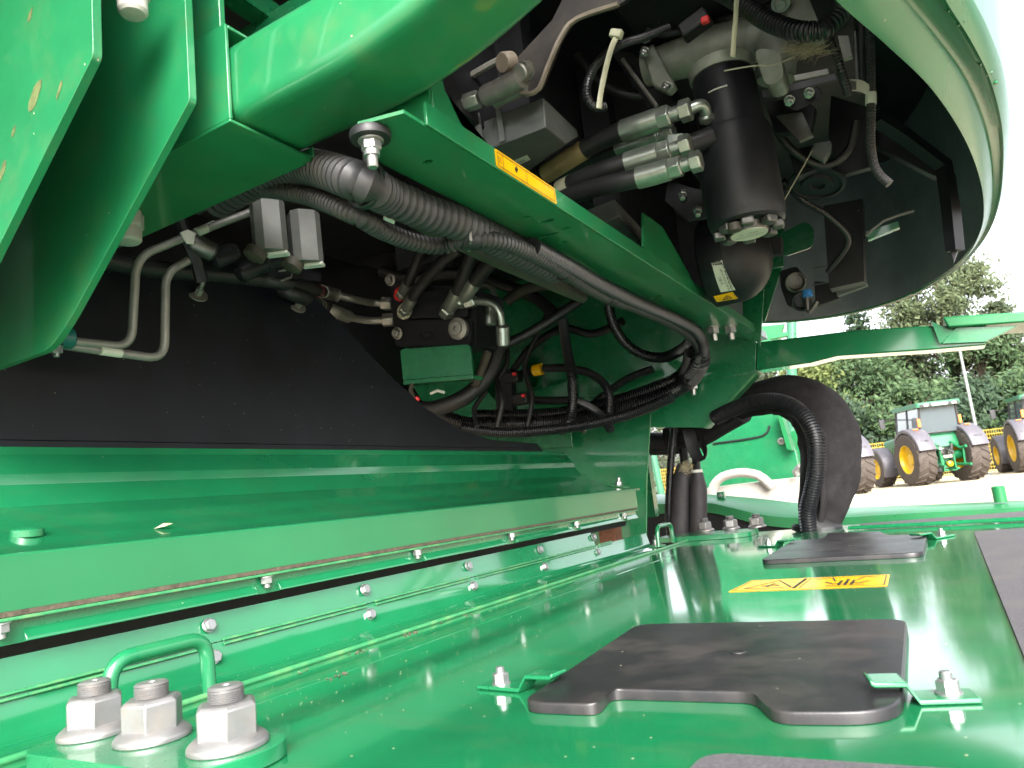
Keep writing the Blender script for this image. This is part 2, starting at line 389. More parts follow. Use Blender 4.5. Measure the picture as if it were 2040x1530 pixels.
q0 = Z(1690, 1050, DZ); 
part('anti_slip_mat', slab([V((-.225, 2.13, 0)), V((.44, 2.04, 0)), V((.44, 2.27, 0)), V((-.245, 2.27, 0))], DZ + .0004, DZ + .003), M['grit'], label='thin grey gritty strip along the back edge of the deck', cat='mat')
part('trim_bar', MB().tube([Z(1690, 1052, DZ + .006), Z(2060, 1033, DZ + .006)], .006, 8, flat=.6), M['green'], label='thin green trim bar lying along the back edge of the deck', cat='bar')
# hatch covers: black plastic lids with a notch in one long edge
def lid(pts, radii, z0, z1, sx=.004):
    o = rounded(pts, radii, 6); c = sum(o, V()) / len(o)
    ring = lambda k, z: [V((p.x + (c.x - p.x) / max((c - p).length, 1e-6) * k, p.y + (c.y - p.y) / max((c - p).length, 1e-6) * k, z)) for p in o]
    mb = MB()
    r0, r1, r2, r3 = ring(0, z0), ring(0, z1 - .0016), ring(.0005, z1 - .0004), ring(.0016, z1)
    mb.rings([r0, r1, r2, r3], True, False)
    tr = tessellate_polygon([r3]); mb.add(r3, [tuple(t_) for t_ in tr]); return mb
zt = DZ + .0085
c1 = [Z(1035, 1398, zt), Z(1190, 1403, zt), Z(1216, 1372, zt), Z(1500, 1378, zt), Z(1540, 1418, zt), Z(1795, 1418, zt), Z(1806, 1232, zt), Z(1270, 1243, zt)]
h1 = thing('hatch_cover', 'large black plastic hatch cover nearest the camera with a notched front edge', 'cover', (-.2, .7, DZ), 'black hatch covers on the deck')
part('lid', lid(c1, [.02, .012, .012, .012, .014, .045, .022, .022], DZ + .0005, zt), M['cover'], h1, smooth=50)
dimple = Z(1470, 1300, zt)
part('dimple', MB().lathe(dimple + V((0, 0, .0002)), (0, 0, 1), [(.007, 0), (.0065, .0008), (.004, .0003)], 16), M['rubber'], h1)
c2 = [Z(1515, 1116, zt), Z(1838, 1100, zt), Z(1846, 1068, zt), Z(1835, 1064, zt), Z(1770, 1066, zt), Z(1752, 1058, zt), Z(1650, 1062, zt), Z(1640, 1073, zt), Z(1580, 1076, zt)]
h2 = thing('hatch_cover', 'black plastic hatch cover at the far end of the deck below the big wrapped hose', 'cover', (-.2, 1.6, DZ), 'black hatch covers on the deck')
part('lid', lid(c2, [.02, .03, .02, .01, .01, .01, .01, .01, .02], DZ + .0005, zt), M['cover'], h2, smooth=50)
dimple = Z(1690, 1087, zt)
part('dimple', MB().lathe(dimple + V((0, 0, .0002)), (0, 0, 1), [(.007, 0), (.0065, .0008), (.004, .0003)], 16), M['rubber'], h2)
def clip(a, b, nutpx, w_, label):
    """bent green tongue: a = foot end on the deck, b = raised end over the lid"""
    t = thing('retaining_clip', label, 'clip', (a + b) / 2, 'green clips holding the hatch covers')
    d = (b - a); d.z = 0; L_ = d.length; d.normalize(); s_ = V((-d.y, d.x, 0)) * w_ / 2
    prof = [(0, .0003), (L_ * .56, .0003), (L_ * .66, .012), (L_ * .96, .0125), (L_, .0145)]
    mb = MB()
    mb.rings([[a + d * x + s_ + V((0, 0, z + .0035)), a + d * x - s_ + V((0, 0, z + .0035)), a + d * x - s_ + V((0, 0, z)), a + d * x + s_ + V((0, 0, z))] for x, z in prof])
    part('tongue', mb, M['green'], t, bevel=.0012)
    place('nut', B8N, t, a + d * L_ * .24 + V((0, 0, .0038)), (0, 0, 1), .3)
    return t
clip(Z(1945, 1392, DZ), Z(1728, 1362, DZ + .0125), 0, .026, 'green clip with a hex nut at the right side of the large near hatch cover')
clip(Z(965, 1368, DZ), Z(1115, 1350, DZ + .0125), 0, .022, 'green clip with a hex nut at the slanted side of the large hatch cover')
clip(Z(1893, 1068, DZ), Z(1822, 1068, DZ + .0125), 0, .024, 'green clip at the right side of the far hatch cover')
clip(Z(1518, 1089, DZ), Z(1578, 1078, DZ + .0125), 0, .024, 'green clip at the left side of the far hatch cover')
# yellow warning sticker on the deck
def sticker(name, label, A, B, C, D, up, items):
    """A,B near edge left/right, C,D far edge right/left"""
    t = thing(name, label, 'sticker', (A + B + C + D) / 4)
    n = V(up)
    o = rounded([p + n * .0004 for p in (A, B, C, D)], .004, 3)
    part('film', MB().prism(o, n * .0003), M['yellow'], t, smooth=0)
    f = lambda u, v: A.lerp(B, u).lerp(D.lerp(C, u), v) + n * .0008
    mb = MB()
    for seg in items:
        for (a, b) in zip(seg[1:], seg[2:]): line(mb, f(*a), f(*b), seg[0], n, .0002)
    part('pictogram', mb, M['print'], t, smooth=0)
    return t, f
A, B, C, D = Z(1450, 1180, DZ), Z(1768, 1168, DZ), Z(1773, 1145, DZ), Z(1497, 1157, DZ)
frame1 = [.0016, (.02, .08), (.43, .08), (.43, .92), (.02, .92), (.02, .08)]
sticker('warning_sticker', 'yellow warning sticker with two pictograms lying on the green deck between the hatch covers', A, B, C, D, (0, 0, 1), [
    frame1, [.0016, (.46, .08), (.98, .08), (.98, .92), (.46, .92), (.46, .08)],
    [.003, (.08, .2), (.40, .2), (.24, .85), (.08, .2)], [.006, (.18, .35), (.25, .45), (.30, .38)], [.004, (.22, .3), (.24, .6)],
    [.004, (.62, .2), (.86, .2)], [.004, (.66, .35), (.82, .35)], [.004, (.70, .2), (.70, .6)], [.004, (.74, .2), (.74, .7)], [.004, (.78, .2), (.78, .6)], [.0025, (.50, .75), (.62, .88), (.66, .55)], [.0025, (.94, .75), (.84, .9), (.80, .6)], [.004, (.60, .5), (.66, .3)], [.004, (.88, .5), (.82, .3)],
    [.005, (.425, .1), (.425, .9)]])
# big nuts: hex nut on a flange with its stud
def bignut(parent, p, spin, s_=1.0):
    n = MB(); n.lathe(p, (0, 0, 1), [(.0262 * s_, 0), (.0262 * s_, .0035 * s_), (.024 * s_, .006 * s_), (.0195 * s_, .009 * s_)], 28); n.hexa(p + V((0, 0, .0075 * s_)), (0, 0, 1), .0212 * s_, .0215 * s_, spin)
    nut = part('nut', n, M['bignut'], parent, bevel=.0009)
    st = MB(); prof = []
    z0 = .027 * s_
    for i in range(8): prof += [(.0118 * s_, z0 + i * .0013 * s_), (.0108 * s_, z0 + (i + .5) * .0013 * s_)]
    prof += [(.0118 * s_, z0 + .011 * s_), (.0100 * s_, z0 + .0125 * s_), (.003 * s_, z0 + .0125 * s_), (.0025 * s_, z0 + .010 * s_)]
    st.lathe(p, (0, 0, 1), prof, 24)
    part('stud', st, M['bignut'], nut, smooth=25)
zp = DZ + .012
pl = [Z(1372, 1066, zp), Z(1540, 1052, zp)]
rp = thing('nut_plate', 'green plate with three zinc nuts at the far end of the deck', 'plate', (-.63, 2.2, DZ), 'three-nut green plates on the deck')
part('plate', slab(rounded([V((-.79, 2.145, 0)), V((-.55, 2.115, 0)), V((-.515, 2.15, 0)), V((-.52, 2.27, 0)), V((-.76, 2.29, 0)), V((-.80, 2.23, 0))], .012), DZ + .0005, zp + .002), M['green'], rp, bevel=.0015)
for px, sp in ((1406, .1), (1457, .35), (1509, .2)):
    bignut(rp, Z(px, 1058 - (px - 1406) * .075, zp + .002), sp)
fp = thing('nut_plate', 'green plate with three big zinc nuts close to the camera beside the bent handle', 'plate', (-.6, .4, DZ), 'three-nut green plates on the deck')
zf = DZ + .012
F3 = [Z(190, 1462, zf), Z(305, 1472, zf), Z(455, 1488, zf)]
e1 = Z(552, 1470, zf)
part('plate', slab(rounded([F3[0] + V((-.045, .03, 0)), F3[0] + V((-.02, -.05, 0)), F3[2] + V((.018, -.05, 0)), F3[2] + V((.04, -.005, 0)), F3[2] + V((.03, .035, 0))], .02), DZ + .0005, zf), M['green'], fp, bevel=.002)
for p, sp in zip(F3, (.75, .5, .62)): bignut(fp, p, sp, 1.08)
rp_ = Z(545, 1640, DZ + .02)
part('round_boss', MB().lathe((rp_.x, rp_.y, DZ + .0005), (0, 0, 1), [(.066, 0), (.066, .014), (.062, .019), (.03, .021), (.001, .0215)], 48), M['green_deck'], label='low round green boss at the nearest corner of the deck', cat='boss')
# handles
def handle(px_a, px_b, x, top_z, r, label):
    a = Z(*px_a, DZ); b = Z(*px_b, DZ)
    a = V((x, a.y, DZ)); b = V((x, b.y, DZ))
    p = fillet([a, V((x, a.y + .006, top_z)), V((x, b.y - .002, top_z)), b], .022, 7)
    part('grab_handle', MB().tube(p, r, 14), M['green'], label=label, cat='handle', group='bent rod grab handles')
handle((232, 1452), (446, 1385), -.706, X(440, 1262, -.706).z, .0075, 'bent green rod handle right behind the three big near nuts')
handle((1285, 1092), (1312, 1083), -.735, -.105, .0062, 'small bent green rod handle at the far end of the trough by the end plate')
# ================================================================== SIDE RAIL (bolted flange below the beam)
WX = -.78
def zx(y0, x): d = ray(0, y0); return x * d.z / d.x    # height of the machine-long line that starts at (0, y0), at depth x
Y0, Y1 = -.05, 2.0
def long_profile(prof, y0, y1, thick=None):
    mb = MB(); mb.rings([[V((x, y, z)) for x, z in prof] for y in (y0, y1)], closed=False, caps=False)
    return mb
def solid_profile(prof, y0, y1):
    return MB().prism([(x, y0, z) for x, z in prof], (0, y1 - y0, 0))
rail = thing('bolted_rail', 'long green bolted rail with pale seal strips along the trough below the beam', 'rail', (WX, 1, DZ))
zt_, zm_ = zx(1313, -.794), zx(1388, -.7845)
part('upper_face', solid_profile([(-.794, zt_), (-.7845, zm_), (-.790, zm_), (-.800, zt_)], .05, 1.70), M['green_gloss'], rail)
part('lower_face', solid_profile([(-.7845, zm_ - .0012), (-.778, -.150), (-.768, DZ - .001), (LX - .012, DZ - .002), (LX - .012, DZ - .006), (-.775, DZ - .006), (-.786, -.150), (-.792, zm_ - .0012)], .05, 2.05), M['green_gloss'], rail, smooth=60)
def rail_y(px, py, x): return X(px, py, x).y
ub = [(413, 1250), (724, 1177), (930, 1127), (1073, 1094), (1180, 1070)]
uby = [rail_y(px, py, -.79) for px, py in ub]
uby = [uby[0] - (uby[1] - uby[0])] + uby
for i, y in enumerate(uby):
    zz = (zt_ + zm_) / 2 + .004
    place('bolt', B8, rail, (-.7882, y, zz), (.96, 0, .27), random.random())
    place('bolt', B8, rail, (-.7812, y, -.137), (.97, 0, .22), random.random())
for a, b in zip([-.05] + uby, uby + [1.80]):
    for dz in (0, -.0048):
        part('seal_strip', MB().tube([(-.7825 + (.0012 if dz else 0), a + .016, zm_ + .001 + dz), (-.7825 + (.0012 if dz else 0), b - .006, zm_ + .001 + dz)], .0017, 6), M['edge'], rail)
part('rubber_gap_seal', solid_profile([(-.815, zt_ - .004), (-.806, zx(1290, -.806) + .006), (-.83, zx(1290, -.83) + .006), (-.83, zt_ - .004)], -.05, 1.98), M['rubber'], label='dark rubber seal in the long gap between beam and bolted rail', cat='seal')
# ================================================================== COVER BEAM and corrugated panel
beam = thing('cover_beam', 'long green cover beam with a flat pale front face and a sloping top', 'beam', (WX, 1, -.1))
z3, z4 = zx(1106, WX), zx(1221, WX)
CRX = -1.02; zc = zx(1011, CRX)
part('front_face', solid_profile([(WX, z4), (WX, z3 - .0015), (WX - .001, z3), (WX - .008, z3 + .0006), (WX - .008, z4)], Y0 - .1, 2.0), M['green_beam'], beam, smooth=20)
part('top', solid_profile([(WX - .0082, z3 + .0004), (CRX, zc), (CRX, zc - .006), (WX - .0082, z3 - .006)], Y0 - .3, 2.06), M['green_deck'], beam)
part('end_cap', MB().prism([(WX - .001, 2.001, z4), (WX - .001, 2.001, z3 - .001), (CRX + .01, 2.001, zc - .007), (CRX + .01, 2.001, z4)], (0, .004, 0)), M['green'], beam)
part('dirt_seam', solid_profile([(WX + .001, z4 - .0002), (WX + .001, zx(1232, WX)), (WX - .012, zx(1232, WX)), (WX - .012, z4 - .0002)], Y0 - .1, 1.995), M['dirt'], beam)
za, zb_, zd, ze = zx(1234, WX + .006), zx(1241, WX + .006), zx(1260, WX - .002), zx(1287, WX + .002)
part('angle_ledge', solid_profile([(WX + .006, zb_), (WX + .006, za), (WX - .014, za), (WX - .014, zb_)], Y0 - .1, 1.99), M['edge'], beam, bevel=.0006)
part('angle_web', solid_profile([(WX - .003, za - .003), (WX - .003, ze - .001), (WX - .008, ze - .001), (WX - .008, za - .003)], Y0 - .1, 1.99), M['green'], beam)
nb = [(0, 1252), (530, 1163), (830, 1105), (1018, 1070), (1148, 1046), (1243, 1028)]
nby = [rail_y(px, py, WX + .002) for px, py in nb]
for y in nby: place('flange_nut', B8N, beam, (WX + .0035, y, zb_ - .0004), (0, .03, -1), random.random())
for a, b in zip([Y0 - .1] + nby, nby + [2.0]):
    if b - a > .06:
        part('stiffener_strip', solid_profile([(WX - .0028, zd), (WX + .004, ze + .002), (WX + .004, ze), (WX - .0028, ze - .001)], a + .022, b - .014), M['edge'] if False else M['green_gloss'], beam, bevel=.0005)
st1 = X(1222, 966, -.84)
pb = MB().span((-.865, st1.y - .03, zx(1106, WX) + .018), (-.80, st1.y + .02, zx(1106, WX) + .021))
def top_z(x): return z3 + (zc - z3) * (x - (WX - .008)) / (CRX - (WX - .008))
part('washer_plate', MB().prism([(-.80, st1.y - .02, top_z(-.80) + .001), (-.80, st1.y + .02, top_z(-.80) + .001), (-.86, st1.y + .02, top_z(-.86) + .001), (-.86, st1.y - .02, top_z(-.86) + .001)], (0, 0, .003)), M['edge'], beam, bevel=.001)
place('stud_nut', B10N, beam, (-.825, st1.y, top_z(-.825) + .0045), (.2, 0, 1))
cp = thing('stepped_sheet_metal', 'green stepped sheet panel rising behind the long cover beam', 'panel', (CRX, 1, 0))
pz = [(CRX - .020, 967), (CRX - .0215, 945), (CRX - .046, 905), (CRX - .047, 890)]
prof = [(CRX + .001, zc - .001)] + [(x_, zx(y_, x_)) for x_, y_ in pz]
back = [(x - .003, z + .001) for x, z in reversed(prof)]
part('stepped_sheet', solid_profile(prof + back, Y0 - .5, 2.17), M['green_gloss'], cp, smooth=20)
# ================================================================== BLACK SIDE PANEL
BX = CRX - .053
edge = [(200, 523), (420, 545), (580, 562), (640, 605), (690, 655), (740, 710), (790, 760), (850, 815), (915, 855), (980, 876), (1070, 884), (1085, 893)]
zb0 = zx(893, BX)
out = [V((BX, -.6, zb0 - .004)), V((BX, -.6, .46))] + [X(px, py, BX) for px, py in edge]
out[-1].z = zb0 - .004
bp = thing('black_side_panel', 'big black sheet panel with a curved cut-away edge behind the steel tubes', 'panel', (BX, 1, .1))
part('sheet', MB().prism(out, (-.004, 0, 0)), M['black'], bp)
part('bottom_fold', solid_profile([(BX + .004, zb0), (BX + .004, zb0 + .010), (BX + .0005, zb0 + .012), (BX + .0005, zb0)], -.6, 2.0), M['black'], bp)
for px, py in ((393, 588), (592, 612), (1163, 0)):
    if py == 0: continue
    p = X(px, py, BX)
    place('bolt', bolt_mesh(.012, .012, .017, .003, stud=.018, sr=.004, mat='steel'), bp, p + V((.0005, 0, 0)), (.8, -.2, .5))
# ================================================================== LEFT PLATES, CROSS TUBE, SLEEVE
def gusset(y, label):
    k = y / .45
    pts = [V((-.587, y, .95)), V((-.587, y, .431)), V((-.808, y, .250)), V((-.845, y, .228)), V((-1.05, y, .228)), V((-1.05, y, .95))]
    mb = MB().prism(rounded(pts, [.0, .006, .02, .025, 0, 0], 5), (0, .0085, 0))
    part('gusset_plate', mb, M['green_frame'], label=label, cat='plate', group='upright gusset plates', bevel=.0012)
gusset(.352, 'nearest upright green gusset plate, with rust specks, at the very left')
gusset(.449, 'second upright green gusset plate, in shade just behind the nearest one')
ct = thing('cross_tube', 'thick green rounded box tube crossing overhead and bending up to the right', 'tube', (-.5, .56, .43))
yz0, yz1, zb1, zt1 = .506, .614, .437, .530
path = curve([V((-.80, 0, 0)), V((-.55, 0, 0)), V((-.44, 0, .0)), V((-.37, 0, .009)), V((-.30, 0, .027)), V((-.23, 0, .055)), V((-.10, 0, .13)), V((.05, 0, .24))], .02)
rings_ = []
for i, p in enumerate(path):
    t_ = (path[min(i + 1, len(path) - 1)] - path[max(i - 1, 0)]).normalized(); n_ = V((-t_.z, 0, t_.x))
    base = [(yz0, 0), (yz1, 0), (yz1, zt1 - zb1), (yz0, zt1 - zb1)]
    sec = rounded([V((0, a, b)) for a, b in base], .020, 4)
    rings_.append([p + V((0, s_.y, zb1)) + n_ * s_.z for s_ in sec])
part('tube', MB().rings(rings_), M['green_frame'], ct, smooth=60)
sv = thing('tube_sleeve', 'green open-ended sleeve holding the left end of the overhead cross tube', 'sleeve', (-.7, .56, .43))
t6 = .004
part('bottom_wall', MB().span((-1.4, .499, .430), (-.589, .622, .4335)), M['green_frame'], sv, bevel=.001)
part('front_wall', MB().span((-1.4, .499, .4336), (-.589, .5032, .545)), M['green_frame'], sv, bevel=.001)
part('back_lip', MB().span((-1.4, .6185, .4336), (-.589, .622, .447)), M['green_frame'], sv, bevel=.001)
part('top_lip', MB().span((-1.4, .5033, .541), (-.589, .53, .545)), M['green_frame'], sv, bevel=.001)
part('backing_plate', MB().span((-.76, .512, .5455), (-.612, .520, 1.0)), M['green_frame'], label='upright green backing bar behind the gusset plates above the sleeve', cat='plate', bevel=.0015)
part('roof_beam', MB().span((-1.4, .70, .66), (.0, .78, .74)), M['green'], label='dark green beam high up behind the cross tube', cat='beam', bevel=.003)
p0, p1 = Y(430, -40, .62), Y(560, 50, .74)
part('diagonal_brace', MB().tube([p0, p1], .022, 4), M['green'], label='green diagonal brace in the shadow above the cross tube', cat='brace')
rnd = random.Random(12)
def chip(px, py, y, rx, ry, tilt, label, mat='rust'):
    c = Y(px, py, y); pts = []
    for k_ in range(12):
        a = 2 * math.pi * k_ / 12; q = rnd.uniform(.7, 1.15); u, v = math.cos(a) * rx * q, math.sin(a) * ry * q
        pts.append(c + V((u * math.cos(tilt) - v * math.sin(tilt), 0, u * math.sin(tilt) + v * math.cos(tilt))))
    return pts
cm = MB()
for px, py, rx, ry in ((70, 188, .0075, .018), (27, 262, .003, .006), (118, 180, .0025, .010), (60, 30, .003, .008), (5, 340, .004, .012)):
    cm.prism(chip(px, py, .3518, rx, ry, -.6, ''), (0, -.0002, 0))
part('paint_chips', cm, M['chip'], label='tan worn paint chips on the nearest gusset plate', cat='stain', kind='stuff')
# nuts hanging at the sleeve and between the plates
def hang_nut(name, p, r, h, label, axis=(0, 0, -1)):
    t = thing(name, label, 'nut', p)
    part('nut', MB().hexa(p, axis, r, h, .5), M['palenut'], t, bevel=.001)
    a = V(axis).normalized()
    part('stud', MB().lathe(p + a * h * .95, axis, [(r * .80, 0), (r * .80, h * .75), (r * .66, h * .9), (r * .3, h * .95)], 20), M['palenut'], t)
hang_nut('hanging_nut', Z(252, 423, .43) + V((.0, 0, -.001)), .022, .022, 'pale nut and stud hanging under the sleeve behind the second gusset plate')
hang_nut('hanging_nut', Y(262, -45, .40), .017, .022, 'pale nut seen at the top edge between the two gusset plates', (0.02, 0, -1))
# ================================================================== CHANNEL BEAM with holes
CZ = .40; CR, CL = -.412, -.497
ch = thing('channel_beam', 'green punched channel beam running away overhead with a yellow sticker on its flange', 'beam', (-.45, 1.3, CZ))
holes = []
for px, py, rx, ry in ((852, 323, .007, .0045), (1047, 433, .007, .0045), (1090, 441, .0125, .0055), (1128, 455, .008, .0045), (1085, 471, .020, .0055), (1122, 483, .008, .0045), (1302, 584, .007, .0045), (1304, 592, .0145, .006), (1352, 596, .0095, .0055), (1345, 609, .007, .005), (1398, 638, .006, .005)):
    c = Z(px, py, CZ)
    if c.x > CR - rx - .004: c.x = CR - rx - .005
    if c.x < CL + rx + .004: c.x = CL + rx + .005
    holes.append([V((c.x + rx * math.cos(a), c.y + ry * math.sin(a), CZ)) for a in [2 * math.pi * k / 14 for k in range(14)]])
holes.pop(6)
web = [V((CR, .566, CZ)), V((CR, 2.285, CZ)), V((CR - .03, 2.285, CZ)), V((CL, 1.98, CZ)), V((CL, .625, CZ)), V((-.462, .553, CZ))]
part('web', MB().prism(web, (0, 0, .004), holes), M['green_frame'], ch)
part('hole_shade_strip', MB().span((CL + .004, .62, CZ + .0075), (CR - .006, 1.97, CZ + .009)), M['machine'], ch)  # black strip added above the web so the holes look dark
fl = [V((CR, .60, CZ + .0005)), V((CR, 2.285, CZ + .0005)), V((CR, 2.27, CZ + .022)), V((CR, 1.50, CZ + .027)), V((CR, .60, CZ + .027))]
part('right_flange', MB().prism(fl, (.004, 0, 0)), M['green_frame'], ch, bevel=.0008)
part('hanger', MB().span((-.50, .6165, CZ + .0045), (-.4135, .6205, CZ + .06)), M['green_frame'], ch)
part('left_flange', MB().span((CL - .004, .63, CZ + .0005), (CL, 1.98, CZ + .03)), M['green_frame'], ch, bevel=.0008)
def xplate(name, pxs, x, th, parent, mat='green_frame'):
    return part(name, MB().prism([X(a, b, x) for a, b in pxs], (th, 0, 0)), M[mat], parent, bevel=.0008)
g1 = [V((CR - .001, .622, CZ + .0275)), V((CR - .001, .622, CZ + .16)), X(880, 150, CR - .001), X(887, 182, CR - .001), X(928, 270, CR - .001), V((CR - .001, X(985, 318, CR).y, CZ + .0275))]
part('gusset', MB().prism(g1, (-.004, 0, 0)), M['green_frame'], ch, bevel=.0008)
xplate('gusset', [(1282, 512), (1281, 424), (1320, 452), (1400, 592)], CR - .001, -.004, ch)
A, B, C, D = [X(px, py, CR + .0042) for px, py in ((990, 347), (1110, 419), (1112, 398), (986, 313))]
zl, zh = CZ + .002, CZ + .0255
A = V((CR + .0042, A.y, zl)); B = V((CR + .0042, B.y, zl)); C = V((CR + .0042, B.y, zh)); D = V((CR + .0042, A.y, zh))
sticker('warning_sticker', 'yellow sticker with black frame on the flange of the overhead channel beam', A, B, C, D, (1, 0, 0), [[.0012, (.03, .12), (.97, .12), (.97, .88), (.03, .88), (.03, .12)], [.0012, (.48, .12), (.48, .88)], [.0012, (.11, .12), (.11, .88)], [.006, (.30, .45), (.33, .7)], [.0012, (.05, .3), (.05, .7)], [.0012, (.075, .3), (.075, .7)]])
# rubber mount with stud under the channel
p = Z(737, 262, CZ)
mt = thing('rubber_mount', 'stud with nuts and a black rubber washer under the near end of the channel beam', 'mount', p)
part('rubber_washer', MB().lathe(p - V((0, 0, .0005)), (0, 0, -1), [(.021, 0), (.022, .004), (.021, .009), (.012, .0095)], 24), M['rubber'], mt)
part('nut', MB().lathe(p - V((0, 0, .010)), (0, 0, -1), [(.0135, 0), (.0135, .002)], 20).hexa(p - V((0, 0, .012)), (0, 0, -1), .0108, .010), M['zinc'], mt, bevel=.0004)
part('stud', MB().lathe(p - V((0, 0, .022)), (0, 0, -1), [(.0085, 0), (.0085, .006), (.0058, .0062), (.0058, .017), (.0048, .0185)], 16), M['zinc'], mt)
# ================================================================== END PLATE, BRACKET BOX, ARM
EY = 2.25
ep = thing('end_plate', 'tall green plate standing at the far end of the cover beam', 'plate', (-.9, EY, DZ))
part('plate', MB().prism(rounded([Y(1040, 878, EY), Y(1296, 826, EY), Y(1288, 960, EY), Y(1287, 1130, EY), Y(1120, 1130, EY), Y(1125, 985, EY)], 0), (0, .006, 0)), M['green'], ep, bevel=.001)
part('edge_lip', MB().tube([Y(1296, 826, EY - .002), Y(1288, 960, EY - .002), Y(1287, 1100, EY - .002)], .0028, 6), M['edge'], ep)
p = Y(1163, 856, EY); place('bolt', BDARK, ep, p, (0, -1, 0))
bk = thing('bracket_box', 'green bracket box with a sloping lower gusset carrying the arm beyond the channel beam', 'bracket', (-.7, EY, .15))
part('upper_box', MB().prism([Y(1080, 700, EY), Y(1150, 560, EY), Y(1300, 560, EY), Y(1507, 682, EY), Y(1505, 740, EY), Y(1386, 764, EY), Y(1090, 800, EY)], (0, .12, 0)), M['green'], bk, bevel=.002)
part('lower_gusset', MB().prism([Y(1080, 795, EY + .012), Y(1500, 735, EY + .012), Y(1510, 742, EY + .012), Y(1407, 852, EY + .012), Y(1296, 851, EY + .012), Y(1296, 835, EY + .012), Y(1060, 872, EY + .012)], (0, .006, 0)), M['green'], bk, bevel=.001)
part('gusset_fold', MB().prism([Y(1512, 741, EY + .010), Y(1407, 853, EY + .010), Y(1401, 853, EY + .010), Y(1503, 743, EY + .010)], (0, .05, 0)), M['edge'], bk)
for px, py in ((1420, 652), (1454, 650)): place('hanging_bolt', B10N, bk, Z(px, py, CZ - .0005), (0, 0, -1), .2, 1.6)
place('hanging_bolt', B10N, bk, Y(1379, 764, EY - .02), (0, 0, -1), .2, 1.6)
part('end_glint', MB().prism([Y(1466, 650, 2.29), Y(1474, 645, 2.29), Y(1508, 672, 2.29), Y(1506, 686, 2.29), Y(1495, 681, 2.29)], (0, -.003, 0)), M['white'], bk)  # white piece stands in for the paint's bright reflection at the channel end
part('bolt_shelf', MB().prism([Y(1385, 656, EY - .001), Y(1490, 655, EY - .001), Y(1490, 650, EY - .001), Y(1385, 650, EY - .001)], (0, -.05, 0)), M['green'], bk, bevel=.001)
arm = thing('support_arm', 'long green arm reaching sideways from the bracket to a ledge on the right', 'arm', (-.2, EY, .3))
top = [(1507, 682), (1700, 658), (1830, 650), (1965, 648)]
bot = [(1965, 687), (1850, 697), (1700, 707), (1669, 709), (1640, 716), (1614, 723), (1505, 738)]
part('beam', MB().prism([Y(*p_, EY - .002) for p_ in top + bot], (0, .085, 0)), M['green_gloss'], arm, bevel=.005)
shelf_z0 = [Y(1880, 640, EY - .02), Y(2300, 610, EY - .02)]
part('ledge', MB().prism([Y(1877, 631, EY - .03), Y(2300, 604, EY - .03), Y(2300, 624, EY - .03), Y(1889, 652, EY - .03)], (0, .20, 0)), M['green_far'], arm, bevel=.004)
part('left_web', MB().prism([Y(1855, 640, EY - .012), Y(1884, 652, EY - .012), Y(1905, 660, EY - .012), Y(1872, 686, EY - .012)], (0, .07, 0)), M['green'], arm, bevel=.001)
part('right_web', MB().prism([Y(1905, 652, EY - .015), Y(1980, 650, EY - .015), Y(2030, 648, EY - .015), Y(1990, 668, EY - .015), Y(1962, 681, EY - .015), Y(1875, 685, EY - .015)], (0, .012, 0)), M['green'], arm, bevel=.001)
# ================================================================== HOOD (rounded shell with the machinery in it)
inner = [(1560, -110), (1600, -70), (1662, 0), (1760, 85), (1850, 172), (1915, 268), (1948, 350), (1957, 410), (1951, 455), (1925, 505), (1880, 545), (1800, 590), (1700, 620), (1600, 636), (1510, 641), (1440, 645)]
outer = [(1890, -110), (1907, -70), (1935, 0), (1975, 80), (2003, 160), (2015, 250), (2010, 330), (1998, 400), (1975, 460), (1938, 508), (1890, 549), (1806, 595), (1702, 625), (1601, 640), (1510, 645), (1440, 649)]
HZ = .46
ic = curve([Z(*p_, HZ) for p_ in inner], .05); n_ic = len(ic)
oc0 = curve([Z(*p_, HZ + .034) for p_ in outer], .05)
def re_n(path, n):
    L = [0]
    for a, b in zip(path, path[1:]): L.append(L[-1] + (b - a).length)
    out = []; j = 0
    for i in range(n):
        d = L[-1] * i / (n - 1)
        while j < len(L) - 2 and L[j + 1] < d: j += 1
        out.append(path[j].lerp(path[j + 1], (d - L[j]) / max(1e-9, L[j + 1] - L[j])))
    return out
ip = [Z(*p_, HZ) for p_ in inner]; op = [Z(*p_, HZ + .034) for p_ in outer]
def dense(a):
    o = []
    for i in range(len(a) - 1):
        p0, p1, p2, p3 = a[max(i - 1, 0)], a[i], a[i + 1], a[min(i + 2, len(a) - 1)]
        for j in range(8):
            t_ = j / 8; o.append(.5 * ((2 * p1) + (p2 - p0) * t_ + (2 * p0 - 5 * p1 + 4 * p2 - p3) * t_ * t_ + (3 * p1 - p0 - 3 * p2 + p3) * t_ ** 3))
    return o + [a[-1]]
ic, oc = dense(ip), dense(op)
hood = thing('hood_shell', 'big rounded green hood rim curving down over the hydraulic machinery', 'hood', (.05, 1.2, HZ))
lips = [(0, 0), (.04, -.006), (.42, -.0005), (.47, .006), (.52, .0095), (.72, .006), (.80, -.002), (.93, .004), (1.0, .012)]
rows = []
for a, b in zip(ic, oc):
    rows.append([a.lerp(b, k) + V((0, 0, dz * min(1, (b - a).length / .05))) for k, dz in lips])
mb = MB(); k = len(lips); nrow = len(rows)
mb.add([p_ for r in rows for p_ in r], [(j * k + i, j * k + i + 1, (j + 1) * k + i + 1, (j + 1) * k + i) for j in range(nrow - 1) for i in range(k - 1)])
part('rim', mb, M['hood'], hood, smooth=60)
